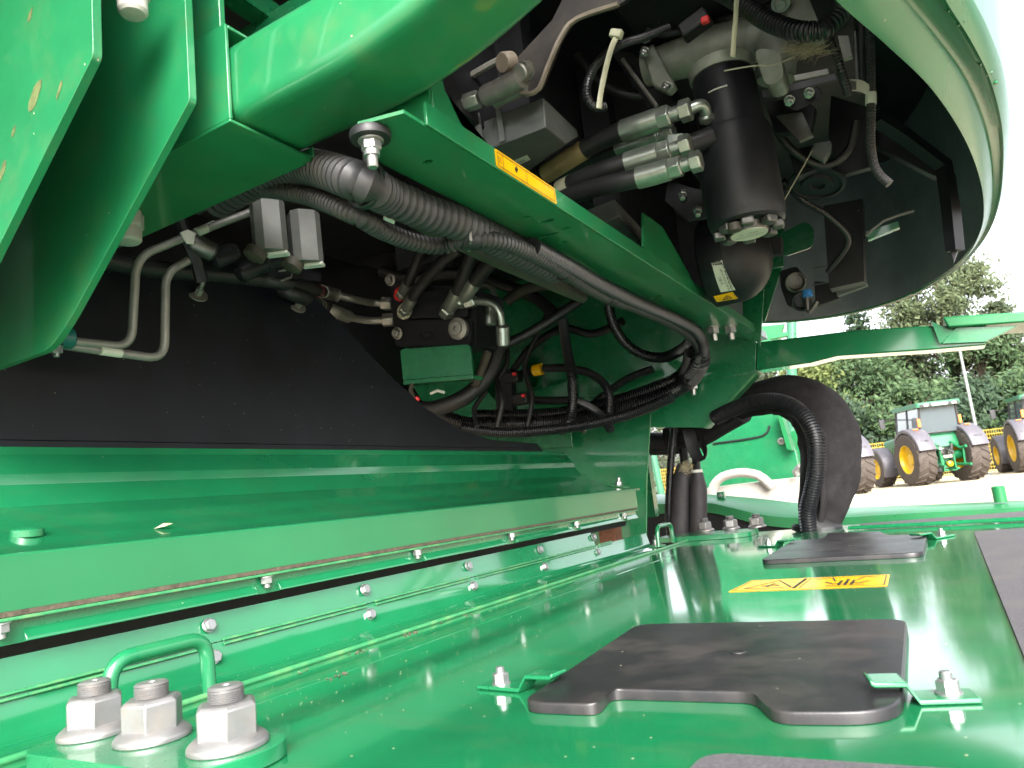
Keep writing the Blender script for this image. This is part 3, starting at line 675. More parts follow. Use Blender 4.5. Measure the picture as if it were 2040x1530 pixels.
def wall(path, z0, z1, push, mat, name, steps=4):
    cen = V((-.45, 1.2, 0)); mb = MB(); rs = []
    for s_ in range(steps + 1):
        u = s_ / steps
        rs.append([V((p_.x + (p_.x - cen.x) / max(.2, (p_ - V((cen.x, cen.y, p_.z))).length) * push * math.sin(u * math.pi * .8), p_.y + (p_.y - cen.y) / max(.2, (p_ - V((cen.x, cen.y, p_.z))).length) * push * math.sin(u * math.pi * .8), p_.z + (z1 - p_.z) * u + (z0 if s_ == 0 else 0))) for p_ in path])
    mb.rings(rs, closed=False, caps=False)
    return part(name, mb, mat, hood, smooth=60)
wall(ic, .0005, 1.15, .0, M['liner'], 'inner_liner')
wall(oc, .012, 1.2, .03, M['hood'], 'outer_skin')
for px, py in ((1890, 10), (1910, 38), (1953, 118), (1967, 140), (1978, 160)):
    q = Z(px, py, HZ + .034); place('screw', B6G, hood, q + V((0, 0, -.002)), (.3, 0, -1), random.random(), .8)
# frame bar on the liner
fb = [Z(px, py, .62) for px, py in ((1752, 250), (1820, 290), (1878, 335))]
part('liner_frame', MB().tube([Y(1745, 235, 1.5), Y(1800, 270, 1.55), Y(1880, 330, 1.6), Y(1895, 420, 1.6), Y(1903, 500, 1.6)], .016, 4), M['machine'], hood)
# ================================================================== DARK HOUSING round the machinery
hs = thing('machine_housing', 'black underside and walls of the machine above and behind the hydraulic parts', 'housing', (-.8, 1.5, .4))
part('ceiling', MB().span((-1.75, .64, .90), (.125, 2.75, .94)), M['machine'], hs)
part('ceiling_step', MB().span((-.36, 1.0, .80), (.0, 2.2, .898)), M['machine'], hs, bevel=.01)
part('left_wall', MB().span((-1.76, -.6, -.2), (-1.70, 2.75, 1.2)), M['machine'], hs)
part('near_ceiling', MB().span((-1.75, -.6, 1.0), (-.3, .635, 1.04)), M['green'], hs)
part('back_wall', MB().span((-1.70, 2.60, -.1), (-.95, 2.64, .9)), M['green'], hs)
part('upper_back_wall', MB().span((-.66, 2.45, .52), (-.45, 2.48, .9)), M['machine'], hs)
part('middle_baffle', MB().prism([(-1.2, 1.55, .90), (-.52, 1.55, .90), (-.52, 1.55, .62), (-1.2, 1.55, .66)], (0, .01, 0)), M['machine'], hs)
part('accumulator_light_block', MB().span((-.495, 1.80, .45), (-.33, 1.81, .7995)), M['machine'], hs)  # plate added to stop the light leak left of the accumulator
part('channel_light_block', MB().span((-.505, 1.45, .445), (-.4955, 2.45, .8995)), M['machine'], hs)  # second added plate, keeps daylight out of the gap behind the channel
part('side_baffle', MB().span((-.56, .66, .60), (-.55, 1.50, .898)), M['machine'], hs)
# green inner panels seen past the black sheet's cut-away
ig = thing('inner_frame', 'dark green inner frame plates behind the hoses, in the shade', 'frame', (-1.2, 2.4, .1))
part('plate', MB().prism([Y(1000, 600, 2.42), Y(1130, 600, 2.42), Y(1330, 640, 2.42), Y(1360, 730, 2.42), Y(1100, 760, 2.42), Y(990, 800, 2.42)], (0, .01, 0)), M['green'], ig, bevel=.001)
part('rib', MB().prism([Y(1075, 690, 2.36), Y(1098, 685, 2.36), Y(1110, 800, 2.36), Y(1082, 800, 2.36)], (0, .05, 0)), M['green'], ig, bevel=.001)
part('rib', MB().prism([Y(1095, 690, 2.38), Y(1380, 640, 2.38), Y(1380, 650, 2.38), Y(1095, 702, 2.38)], (0, .03, 0)), M['green'], ig, bevel=.001)
part('tab', MB().prism([Y(1005, 705, 2.34), Y(1045, 700, 2.34), Y(1050, 790, 2.34), Y(1000, 795, 2.34)], (0, .006, 0)), M['green'], ig, bevel=.001)
part('lower_plate', MB().prism([Y(770, 680, 2.2), Y(880, 690, 2.2), Y(990, 800, 2.2), Y(1130, 760, 2.2), Y(1140, 890, 2.2), Y(900, 900, 2.2)], (0, .01, 0)), M['green'], ig, bevel=.001)
# posts behind the channel's end, carrying the hood
ps = thing('hood_post', 'green upright post between the channel beam end and the hood', 'post', (-.45, 2.1, .38))
part('wide_plate', MB().prism([Y(1480, 640, 2.16), Y(1478, 560, 2.16), Y(1490, 470, 2.16), Y(1560, 440, 2.16), Y(1562, 520, 2.16), Y(1524, 640, 2.16)], (0, .006, 0)), M['green'], ps, bevel=.001)
part('narrow_plate', MB().prism([Y(1476, 668, 2.12), Y(1482, 590, 2.12), Y(1528, 480, 2.12), Y(1515, 690, 2.12), Y(1506, 680, 2.12)], (0, .006, 0)), M['green'], ps, bevel=.001)
part('tab', MB().prism(rounded([Y(1545, 470, 2.0), Y(1605, 440, 2.0), Y(1622, 455, 2.0), Y(1620, 492, 2.0), Y(1560, 512, 2.0)], .015), (0, .006, 0)), M['green'], ps, bevel=.001)
part('link_tab', MB().prism([Y(1528, 508, 2.1), Y(1560, 505, 2.1), Y(1560, 530, 2.1), Y(1528, 535, 2.1)], (0, .02, 0)), M['green'], ps, bevel=.001)
part('angle_rail', MB().span((-.75, 2.375, .42), (-.50, 2.42, .455)), M['green'], ps, bevel=.002)
exec_later = []
# ================================================================== HOSES
def hose(name, pts, rpx, mat, label, pitch=None, n=12, cat='hose', depth=.13, group=None, parent=None):
    pts = [V(p_) for p_ in pts]; r = rpx * sum(S(p_) for p_ in pts) / len(pts)
    if pitch: mb = corrugated(pts, r, pitch, n, depth)
    else: mb = MB().tube(curve(pts, .012), r, n)
    return part(name, mb, M[mat], parent, label=label, cat=cat, group=group, smooth=(28 if pitch else 60)), r
# big dusty conduit under the channel
cz = .372
hose('corrugated_conduit', [Y(430, 405, .71), Y(520, 358, .70), Y(605, 332, .668), Z(715, 362, cz), Z(770, 390, cz + .002), Z(850, 424, cz + .004), Z(920, 448, cz + .006), Z(1010, 492, cz + .008), Z(1100, 540, cz + .008)], 34, 'conduit_dusty', 'thickest dusty grey corrugated conduit clamped under the channel beam', .0140, 20, 'conduit', .14)
p = Z(728, 369, cz); d = (Z(770, 390, cz) - Z(700, 355, cz)).normalized()
cl = thing('hose_clamp', 'smooth black clamp band round the thickest conduit', 'clamp', p - V((0, 0, .025)))
part('band', MB().tube([p - d * .005, p - d * .004, p + d * .004, p + d * .005], [.0262, .0274, .0274, .0262], 24), M['conduit'], cl)
part('strap', MB().box(p + V((.010, .0, .026)), (.012, .014, .03)), M['conduit_dusty'], cl, bevel=.002)
hose('corrugated_conduit', [Y(390, 412, .71), Y(450, 382, .70), Y(520, 377, .705), Y(610, 390, .675), Z(710, 430, .356), Z(760, 458, .356), Z(820, 481, .358), Z(880, 490, .36), Z(935, 477, .362), Z(1000, 482, .366), Z(1070, 511, .37), Z(1130, 546, .37), Z(1200, 588, .37), Z(1270, 614, .372), Z(1330, 640, .372), Z(1374, 668, .372), X(1392, 695, -.52), X(1388, 722, -.53), X(1370, 748, -.57)], 14, 'conduit_dusty', 'long medium grey corrugated conduit sagging beside the channel beam', .0088, 14, 'conduit')
hose('corrugated_conduit', [Z(1060, 492, .378), Z(1130, 530, .378), Z(1200, 570, .378), Z(1270, 604, .378), Z(1340, 634, .378), Z(1386, 660, .376), X(1402, 690, -.50), X(1396, 725, -.53), X(1375, 760, -.58)], 13, 'conduit', 'black corrugated conduit running beside the grey one to the bracket', .0072, 14, 'conduit')
hose('brown_hose', [Z(760, 400, .405), Z(850, 450, .400), Z(950, 500, .396), Z(1050, 545, .392), Z(1160, 592, .388)], 15, 'brownhose', 'straight dusty brown hose below the grey conduits', None, 14)
for px, py, zz, rr in ((935, 478, .362, .0138), (1125, 545, .371, .0145), (1215, 594, .371, .0145)):
    p = Z(px, py, zz); d = (Z(px + 30, py + {935: 2, 1125: 17, 1215: 12}[px], zz) - Z(px - 30, py - {935: 0, 1125: 17, 1215: 16}[px], zz)).normalized()
    part('tape_wrap', MB().tube([p - d * .012, p + d * .012], rr, 16), M['rubber'], label='black tape wrapped round the conduits at ' + {935: 'the middle sag', 1125: 'the first split', 1215: 'the second split'}[px], cat='tape')
part('cable_tie', MB().tube([Z(936, 455, .37), Z(938, 478, .352), Z(934, 500, .355)], .002, 6), M['tubesteel'], label='grey cable tie hanging from the conduits in the middle', cat='cable tie')
part('paper_tag', MB().prism([Z(765, 432, .355), Z(787, 441, .355), Z(785, 447, .355), Z(764, 438, .355)], (0, 0, .002)), M['white'], label='small white tag on the brown hose', cat='tag')
# heavy black bundle round the bracket
hose('corrugated_hose', [X(1392, 690, -.52), X(1395, 720, -.53), Y(1372, 758, 2.08), Y(1320, 790, 2.08), Y(1250, 812, 2.08), Y(1180, 830, 2.08), Y(1100, 842, 2.06), Y(1000, 846, 2.0), Y(930, 845, 1.95), Y(860, 820, 1.9)], 17, 'conduit', 'thick black corrugated hose sweeping left below the bracket', .0075, 14, 'hose')
hose('corrugated_hose', [X(1380, 700, -.55), Y(1362, 745, 2.12), Y(1310, 772, 2.12), Y(1240, 797, 2.12), Y(1180, 812, 2.12), Y(1100, 825, 2.1), Y(1000, 828, 2.05), Y(940, 828, 2.0)], 14, 'conduit', 'black corrugated hose on top of the thick sweeping one', .007, 14, 'hose')
hose('corrugated_hose', [Y(1340, 790, 2.0), Y(1270, 820, 2.0), Y(1190, 842, 1.98), Y(1100, 856, 1.95), Y(1000, 862, 1.9), Y(920, 852, 1.85)], 11, 'conduit', 'lowest black corrugated hose of the bundle above the end plate', .006, 12, 'hose')
hose('corrugated_hose', [Y(1122, 640, 2.05), Y(1128, 690, 2.0), Y(1138, 740, 1.97), Y(1141, 790, 1.97), Y(1136, 830, 1.98), Y(1118, 858, 2.02)], 10.5, 'conduit', 'upright black corrugated hose in front of the shaded green frame', .0065, 14, 'hose')
hose('corrugated_hose', [Y(1030, 748, 2.1), Y(1075, 735, 2.08), Y(1130, 734, 2.06), Y(1180, 746, 2.04), Y(1210, 775, 2.03), Y(1214, 815, 2.03), Y(1204, 850, 2.04)], 8.5, 'conduit', 'black corrugated hose with a yellow tag looping over to the right', .0055, 12, 'hose')
hose('corrugated_hose', [Y(1030, 796, 2.1), Y(1090, 798, 2.08), Y(1150, 800, 2.06), Y(1190, 822, 2.0), Y(1218, 858, 1.98)], 8.5, 'conduit', 'black corrugated hose from the red-dotted lower connector', .0055, 12, 'hose')
hose('corrugated_hose', [Y(1212, 608, 2.0), Y(1222, 645, 2.02), Y(1245, 682, 2.05), Y(1280, 706, 2.07), Y(1320, 712, 2.07), Y(1355, 698, 2.03), Y(1376, 680, 1.95)], 11, 'conduit', 'black corrugated hose hanging in a loop under the channel beam', .006, 14, 'hose')
hose('smooth_hose', [Y(1160, 595, 1.95), Y(1120, 622, 1.92), Y(1060, 660, 1.88), Y(1000, 688, 1.85), Y(955, 694, 1.82)], 10, 'rubber', 'smooth black hose slanting down left to the valve block', None, 14)
hose('smooth_hose', [Y(995, 680, 1.8), Y(985, 720, 1.78), Y(960, 762, 1.75), Y(915, 797, 1.72), Y(860, 815, 1.7), Y(830, 812, 1.7)], 16, 'rubber', 'thick smooth black hose curling down behind the green cover plate', None, 16)
hose('dusty_hose', [Y(1010, 600, 1.95), Y(1050, 575, 1.95), Y(1110, 565, 1.95)], 11, 'brownhose', 'short dusty hose right of the bent steel tubes', None, 12)
hose('thin_hose', [Y(950, 850, 1.7), Y(945, 815, 1.75), Y(968, 780, 1.8)], 5, 'rubber', 'thin black hose rising behind the sheet edge', None, 8)
for (x0, y0, lab) in ((1022, 752, 'upper'), (1040, 795, 'lower')):
    t = thing('connector', 'black cable connector with a red lock, the %s of two in the shade' % lab, 'connector', Y(x0, y0, 2.06))
    part('body', MB().box(Y(x0, y0, 2.06), (.055, .04, .035)), M['rubber'], t, bevel=.005)
    part('lock', MB().box(Y(x0 + 3, y0 - 7, 2.03), (.012, .012, .010)), M['red'], t, bevel=.002)
part('yellow_tag', MB().tube([Y(1064, 738, 2.07), Y(1080, 735, 2.07)], 12 * S(Y(1070, 736, 2.07)), 14), M['yellow'], label='yellow tag wrapped round a black corrugated hose', cat='tag')
hose('thin_hose', [Y(990, 850, 1.9), Y(1000, 800, 1.9), Y(992, 760, 1.92), Y(1010, 720, 1.95), Y(1005, 660, 1.98)], 6, 'rubber', 'thin black hose rising in front of the green frame tab', None, 8)
hose('thin_hose', [Y(1050, 850, 1.98), Y(1060, 790, 2.0), Y(1045, 730, 2.02), Y(1068, 670, 2.05), Y(1090, 625, 2.08)], 5, 'rubber', 'thin black cable climbing between the connectors and the upright hose', None, 8)
hose('smooth_hose', [Y(760, 540, 1.9), Y(820, 555, 1.92), Y(900, 545, 1.95), Y(980, 560, 2.0), Y(1060, 590, 2.05), Y(1110, 630, 2.05)], 12, 'rubber', 'smooth black hose passing behind the valve block to the channel', None, 12)
hose('corrugated_hose', [Y(1240, 640, 2.1), Y(1180, 665, 2.15), Y(1120, 655, 2.18), Y(1060, 690, 2.2), Y(1020, 740, 2.2)], 8, 'conduit', 'black corrugated hose lying across the shaded green frame plate', .006, 12, 'hose')
hose('corrugated_hose', [Y(1300, 735, 2.2), Y(1250, 755, 2.2), Y(1200, 790, 2.18), Y(1150, 835, 2.1)], 8, 'conduit', 'short black corrugated hose above the thick sweeping bundle', .006, 12, 'hose')
stripplate_later = [('dark connector column left of the two red-locked connectors', [(984, 738), (1018, 735), (1022, 840), (990, 848)], 2.05), ('dark bracket above the valve block', [(700, 500), (800, 505), (905, 520), (880, 548), (770, 540), (700, 520)], 1.95)]
for lab_, px_, y_ in stripplate_later:
    part('dark_bracket', MB().prism([Y(a, b, y_) for a, b in px_], (0, .03, 0)), M['machine'], label=lab_, cat='bracket', bevel=.002)
# ================================================================== VALVE BLOCK
vb = thing('valve_block', 'black cast valve block with ports and an oval cast mark below the conduits', 'valve', Y(870, 690, 1.7))
part('body', MB().prism(rounded([Y(776, 560, 1.66), Y(950, 575, 1.66), Y(948, 690, 1.66), Y(788, 690, 1.66)], .012), (0, .14, 0)), M['machine'], vb, smooth=0)
part('lower_face', MB().prism(rounded([Y(800, 640, 1.645), Y(940, 637, 1.645), Y(938, 688, 1.645), Y(806, 688, 1.645)], .012), (0, .02, 0)), M['machine'], vb, smooth=0)
part('upper_face', MB().prism(rounded([Y(796, 575, 1.64), Y(930, 585, 1.64), Y(932, 632, 1.64), Y(800, 634, 1.64)], .012), (0, .035, 0)), M['machine'], vb, smooth=0)
part('cast_mark', MB().tube([Y(850 + 12 * math.cos(a), 668 + 7 * math.sin(a), 1.644) for a in [2 * math.pi * k / 20 for k in range(21)]], .0018, 6), M['machine'], vb)
text('LLA', .012, Y(850, 668, 1.6435), (1, 0, 0), (0, 0, 1), M['darksteel'], vb, 'cast_lettering')
for px, py, yy in ((792, 664, 1.64), (778, 558, 1.66)): place('bolt', bolt_mesh(.02, .012, .018, .003, mat='steel'), vb, Y(px, py, yy), (0, -1, -.1), .2)
p = Y(916, 655, 1.64); part('plug', MB().lathe(p, (0, -1, -.1), [(.03, 0), (.03, .012), (.018, .016), (.018, .022), (.006, .023), (.005, .018)], 24), M['steel'], vb)
part('port_ring', MB().lathe(Y(808, 620, 1.637), (0, -1, .15), [(.025, 0), (.025, .008), (.018, .012)], 20), M['tie'], vb)
part('port_ring', MB().lathe(Y(800, 586, 1.637), (0, -1, .15), [(.022, 0), (.022, .008), (.016, .012)], 20), M['red'], vb)
def fitted_hose(name, pts, rpx, label, fit=2, mat='rubber'):
    """rubber hose whose first points are a crimped steel fitting"""
    pts = [V(p_) for p_ in pts]; r = rpx * S(pts[0])
    t = thing(name, label, 'hose', pts[0])
    path = curve(pts, .008); L = 0; cut = []
    for a, b in zip(path, path[1:]):
        L += (b - a).length; cut.append(L)
    k1 = next(i for i, l in enumerate(cut) if l > r * 2.2); k2 = next((i for i, l in enumerate(cut) if l > r * 6), len(cut) - 2)
    d0 = (path[2] - path[0]).normalized()
    part('nut', MB().hexa(path[0], d0, r * 1.25, r * 1.6, .4), M['fitting'], t, bevel=.0006)
    part('ferrule', MB().tube(path[k1 - 1:k2 + 1], [r * .9] + [r * 1.12] * (k2 - k1) + [r * 1.05], 14), M['fitting'], t)
    part('rubber', MB().tube(path[k2:], r, 14), M[mat], t, smooth=60)
    return t
fitted_hose('hydraulic_hose', [Y(806, 622, 1.63), Y(822, 592, 1.58), Y(850, 555, 1.54), Y(885, 518, 1.5), Y(915, 495, 1.48)], 10.5, 'hydraulic hose rising from the pale-ringed port of the valve block')
fitted_hose('hydraulic_hose', [Y(800, 588, 1.63), Y(815, 560, 1.58), Y(832, 520, 1.55), Y(842, 495, 1.52)], 10, 'hydraulic hose rising from the red-ringed port of the valve block')
fitted_hose('hydraulic_hose', [Y(888, 625, 1.64), Y(905, 595, 1.6), Y(920, 560, 1.56), Y(938, 515, 1.52), Y(945, 490, 1.5)], 13, 'thicker hydraulic hose at the middle port of the valve block')
fitted_hose('hydraulic_hose', [Y(912, 602, 1.62), Y(935, 575, 1.58), Y(958, 545, 1.55), Y(985, 515, 1.52), Y(1000, 495, 1.5)], 14, 'thickest hydraulic hose next to the bent steel tube')
s2 = thing('bent_steel_tube', 'bright bent steel tube coming out of the right of the valve block', 'tube', Y(990, 670, 1.62))
part('tube', MB().tube(fillet([Y(925, 598, 1.62), Y(995, 604, 1.62), Y(1002, 672, 1.66)], .06, 8), 7.5 * S(Y(990, 620, 1.62)), 14), M['fitting'], s2)
part('nut', MB().hexa(Y(928, 604, 1.62), (1, 0, 0), 13 * S(Y(990, 620, 1.62)), .032), M['fitting'], s2, bevel=.001)
part('end_fitting', MB().lathe(Y(1001, 648, 1.64), (Y(1003, 690, 1.66) - Y(1001, 648, 1.64)), [(.012, 0), (.018, .004), (.018, .05), (.014, .055)], 14), M['fitting'], s2)
s3 = thing('bent_steel_tube', 'second bent steel tube behind, with a grey crimp sleeve', 'tube', Y(978, 650, 1.75))
part('tube', MB().tube(fillet([Y(940, 566, 1.8), Y(980, 570, 1.8), Y(988, 600, 1.8)], .04, 8), .010, 12), M['fitting'], s3)
part('crimp_sleeve', MB().lathe(Y(977, 610, 1.72), (Y(976, 660, 1.72) - Y(977, 610, 1.72)), [(.010, 0), (.018, .004), (.019, .05), (.014, .055)], 14), M['fitting'], s3)
part('pale_wrap', MB().tube([Y(972, 702, 1.74), Y(960, 735, 1.72), Y(946, 770, 1.7)], 9 * S(Y(960, 735, 1.72)), 12), M['brownhose'], label='pale dusty wrapped pipe end beside the green cover plate', cat='pipe')
# fittings from the left into the block
def crimp(name, pts, rpx, label, bands, ring):
    pts = [V(p_) for p_ in pts]; r = rpx * S(pts[-1])
    t = thing(name, label, 'hose', pts[-1])
    path = curve(pts, .01); n_ = len(path)
    part('rubber', MB().tube(path[:int(n_ * .72)], r, 14), M['rubber'], t, smooth=60)
    part('ferrule', MB().tube(path[int(n_ * .72) - 1:int(n_ * .84)], [r * 1.2] * (int(n_ * .84) - int(n_ * .72) + 1), 14), M['steel'], t)
    part('stem', MB().tube(path[int(n_ * .84) - 1:], r * .72, 12), M['steel'], t)
    d = (path[-1] - path[-3]).normalized()
    part('nut', MB().hexa(path[-1] - d * r * 1.5, d, r * 1.4, r * 2.2), M['steel'], t, bevel=.001)
    for u, mat in bands:
        i = int(n_ * u); part('band', MB().tube(path[i:i + 2], r * 1.04, 14), M[mat], t)
crimp('hydraulic_hose', [X(190, 515, -1.03), X(300, 535, -1.03), X(420, 545, -1.03), X(520, 556, -1.03), X(590, 568, -1.04), Y(650, 583, 1.45), Y(700, 595, 1.55), Y(740, 603, 1.65), Y(775, 605, 1.68)], 10, 'hydraulic hose with a red band entering the valve block from the side', [(.63, 'red')], None)
crimp('hydraulic_hose', [X(560, 575, -1.035), X(600, 592, -1.04), Y(640, 608, 1.4), Y(670, 622, 1.48), Y(705, 634, 1.58), Y(740, 639, 1.64), Y(778, 637, 1.67)], 10, 'hydraulic hose with two tan bands entering the valve block from the side', [(.5, 'tie'), (.62, 'tie')], None)
# green cover plate with bits hanging below
gc = thing('cover_plate', 'small rectangular green cover plate with rounded top corners below the valve block', 'plate', Y(870, 765, 1.6))
part('face', MB().prism(rounded([Y(797, 696, 1.6), Y(936, 686, 1.6), Y(942, 746, 1.6), Y(803, 757, 1.6)], [.012, .012, .004, .004]), (0, .006, 0)), M['green'], gc, bevel=.002)
part('lower_lip', MB().prism([Y(803, 757.5, 1.595), Y(942, 746.5, 1.595), Y(941, 754, 1.595), Y(803, 766, 1.595)], (0, .05, 0)), M['green'], gc, bevel=.001)
part('wire_lock', MB().tube([Y(822, 762, 1.6), Y(818, 778, 1.6), Y(826, 795, 1.6)], .006, 8), M['brownhose'], gc)
part('red_bead', MB().lathe(Y(831, 795, 1.6), (0, 0, 1), [(.001, -.008), (.0065, -.004), (.0065, .004), (.001, .008)], 12), M['red'], label='small red bead on a wire below the green cover plate', cat='bead')
part('hook', MB().tube([Y(858, 784, 1.62), Y(872, 778, 1.62), Y(885, 782, 1.62)], .004, 8), M['white'], label='small pale hook below the green cover plate', cat='hook')
# ================================================================== STEEL TUBES AND GREY VALVES AT LEFT
TX = -.985
def steel(px, rpx, label):
    pts = [X(a, b, TX + d) for a, b, d in px]
    r = rpx * S(pts[len(pts) // 2])
    return part('steel_tube', MB().tube(fillet(pts, .028, 7), r, 14), M['tubesteel'], label=label, cat='tube', group='bent steel tubes', smooth=60)
steel([(20, 668, 0), (140, 680, 0), (262, 692, 0), (272, 512, .02), (420, 452, .05), (500, 422, .08)], 8.5, 'upper bent steel tube, going up to the grey valve bodies')
steel([(60, 676, -.006), (190, 697, -.005), (328, 716, 0), (330, 542, .01), (384, 515, .02)], 8.5, 'lower bent steel tube with a white label, in front of the black panel')
tc = thing('tube_clamp', 'teal plastic clamp with a bolt holding the two steel tubes', 'clamp', X(127, 690, TX))
part('block', MB().tube([X(117, 671, TX), X(120, 671.5, TX), X(140, 675, TX), X(143, 675, TX)], [.0125, .0145, .0145, .0125], 14), M['teal'], tc)
place('bolt', B8N, tc, X(118, 662, TX), (0, 0, 1)); place('nut', B8N, tc, X(112, 690, TX), (0, 0, -1))
p = X(232, 703, TX); part('paper_label', MB().tube([X(200, 698.5, TX), X(241, 704.5, TX)], 8.9 * S(p), 14), M['paper'], label='white paper label wrapped round the lower steel tube', cat='label')
wc = thing('tube_label', 'white plastic tag clipped round the upper steel tube by the valves', 'tag', X(372, 475, -.94))
part('flag', MB().prism([X(357, 464, -.925), X(372, 458, -.925), X(388, 466, -.925), X(384, 488, -.925), X(370, 486, -.925)], (.003, 0, 0)), M['white'], wc, bevel=.001)
part('wrap', MB().tube([X(392, 463, -.937), X(428, 448, -.937)], 9 * S(X(400, 460, -.937)), 14), M['paper'], wc)
def valve(cx, cy, label):
    k = 0
    t = thing('solenoid_valve', label, 'valve', X(cx, cy + 50, -.86), 'grey solenoid valves')
    top, botm = X(cx - 5, cy - 48, -.86), X(cx + 4, cy + 52, -.86)
    ax = (botm - top).normalized(); e = V((.5, .86, 0)); e = (e - ax * e.dot(ax)).normalized(); f = ax.cross(e)
    hw, hd = .0245, .0225
    sec = lambda p_, q: [p_ + (e * a * hw + f * b * hd) * q for a, b in ((1, -.55), (1, .55), (.55, 1), (-.55, 1), (-1, .55), (-1, -.55), (-.55, -1), (.55, -1))]
    part('casing', MB().rings([sec(top, .95), sec(top + ax * .004, 1), sec(botm - ax * .003, 1), sec(botm, .96)]), M['valvegrey'], t, smooth=25)
    wp = botm + e * .014 - f * .014 * 0
    part('end_cap', MB().box(botm + ax * .0015 + e * .010, (.036, .018, .006), Matrix.Rotation(.5, 3, 'Z')), M['white'], t, bevel=.002)
    part('plunger', MB().lathe(botm - e * .02 + ax * -.004, ax * .8 - e * .5, [(.017, 0), (.017, .014), (.010, .018)], 16), M['brownhose'], t)
    return t
valve(536, 452, 'grey solenoid valve body, the nearer of the two under the conduit')
valve(608, 474, 'grey solenoid valve body, the farther of the two under the conduit')
sb = thing('valve_stack', 'dark fittings and brackets below the grey solenoid valves', 'fittings', X(440, 540, -.97))
part('arm', MB().tube([X(355, 430, -.95), X(368, 470, -.95), X(392, 520, -.96), X(402, 560, -.97)], .010, 8), M['machine'], sb)
part('barrel', MB().lathe(X(380, 480, -.95), X(428, 505, -.94) - X(380, 480, -.95), [(.014, 0), (.016, .004), (.016, .035), (.010, .04)], 14), M['darksteel'], sb)
part('barrel', MB().lathe(X(420, 520, -.96), X(470, 500, -.95) - X(420, 520, -.96), [(.010, 0), (.016, .004), (.016, .04), (.012, .05)], 14), M['machine'], sb)
part('barrel', MB().lathe(X(475, 548, -.96), X(560, 505, -.93) - X(475, 548, -.96), [(.012, 0), (.017, .004), (.017, .05), (.020, .052), (.02, .075)], 14), M['machine'], sb)
part('bracket', MB().prism([X(395, 535, -.98), X(640, 560, -.98), X(640, 545, -.98), X(560, 520, -.98), X(400, 515, -.98)], (-.004, 0, 0)), M['machine'], sb)
part('clip', MB().tube([X(556, 540, -.96), X(585, 536, -.96), X(580, 552, -.96), X(560, 560, -.96)], .002, 6), M['steel'], sb)
# ================================================================== HYDRAULICS IN THE HOOD
# filter
fb_ = Y(1490, 452, 1.2); sf = S(fb_)
R1 = 76 * sf
fz = lambda px, py: Y(px, py, 1.2).z
ft = thing('hydraulic_filter', 'tall black hydraulic filter can hanging in the hood with a pale round plate below', 'filter', fb_)
axf = V((0, 0, 1))
zA, zB, zC = fz(1490, 430) - fb_.z, fz(1470, 265) - fb_.z, fz(1445, 150) - fb_.z
part('lower_can', MB().lathe(fb_, axf, [(R1 * .86, .0), (R1 * .95, .004), (R1 * .98, .014), (R1, .018), (R1, zB - .006), (R1 * .97, zB)], 40), M['machine'], ft)
part('upper_can', MB().lathe(fb_ + axf * (zB + .0005), axf, [(R1 * .90, 0), (R1 * .86, .02), (R1 * .82, zC - zB - .01), (R1 * .78, zC - zB)], 40), M['machine'], ft)
for k_ in range(8):
    a = k_ * math.pi / 4 + .2
    c = fb_ + V((math.cos(a), math.sin(a), 0)) * R1 * .74 - V((0, 0, .006))
    part('lug', MB().box(c, (.018, .020, .013), Matrix.Rotation(a, 3, 'Z')), M['darksteel'], ft, bevel=.003)
part('bottom_disc', MB().lathe(fb_ - V((0, 0, .012)), axf, [(.030, 0), (.032, .004), (.034, .012)], 28), M['darksteel'], ft)
part('data_plate', MB().lathe(fb_ - V((0, 0, .0125)), -axf, [(.029, -.0005), (.029, .0008)], 28), M['paper'], ft)
text('HYDRAULIC', .008, fb_ - V((0, -.004, .0138)), (1, 0, 0), (0, -1, 0), M['print'], ft); text('18 / 0340', .008, fb_ - V((0, .009, .0138)), (1, 0, 0), (0, -1, 0), M['print'], ft)
part('drain_plug', MB().lathe(fb_ + V((-.012, -.045, -.004)), -axf, [(.011, 0), (.011, .012), (.004, .014)], 12), M['brownhose'], ft)
part('decal', MB().tube([fb_ + axf * (zB + .060) + V((math.cos(a), math.sin(a), 0)) * R1 * .848 for a in (-1.9, -1.7, -1.5, -1.3)], .0012, 6), M['paper'], ft)
fh = thing('filter_head', 'pale cast aluminium filter head above the black can', 'casting', Y(1440, 140, 1.2))
tp = fb_ + axf * zC
hd = [Y(1285, 140, 1.27), Y(1340, 122, 1.27), Y(1420, 98, 1.27), Y(1490, 80, 1.27), Y(1530, 78, 1.26), Y(1548, 105, 1.25), Y(1546, 160, 1.25)]
path = curve(hd, .012)
part('casting', MB().tube(path, [46 * sf * min(1, .8 + i * .02) * (1 if i < len(path) * .7 else .82) for i in range(len(path))], 18, flat=1.05), M['cast'], fh, smooth=60)
part('collar', MB().lathe(tp - V((0, 0, .002)), axf, [(R1 * .84, 0), (R1 * .88, .004), (R1 * .88, .018), (R1 * .6, .022)], 32), M['cast'], fh)
part('flange', MB().prism([Y(1275, 100, 1.22), Y(1300, 85, 1.22), Y(1345, 170, 1.22), Y(1330, 185, 1.22), Y(1300, 170, 1.22)], (0, .02, 0)), M['cast'], fh, bevel=.004)
part('side_boss', MB().prism(rounded([Y(1500, 95, 1.17), Y(1555, 100, 1.17), Y(1562, 160, 1.17), Y(1525, 172, 1.17)], .02), (0, .05, 0)), M['cast'], fh, bevel=.006)
for px, py in ((1285, 102), (1328, 170), (1288, 75)): place('bolt', B8N, fh, Y(px, py, 1.2), (-.2, -.6, -.7))
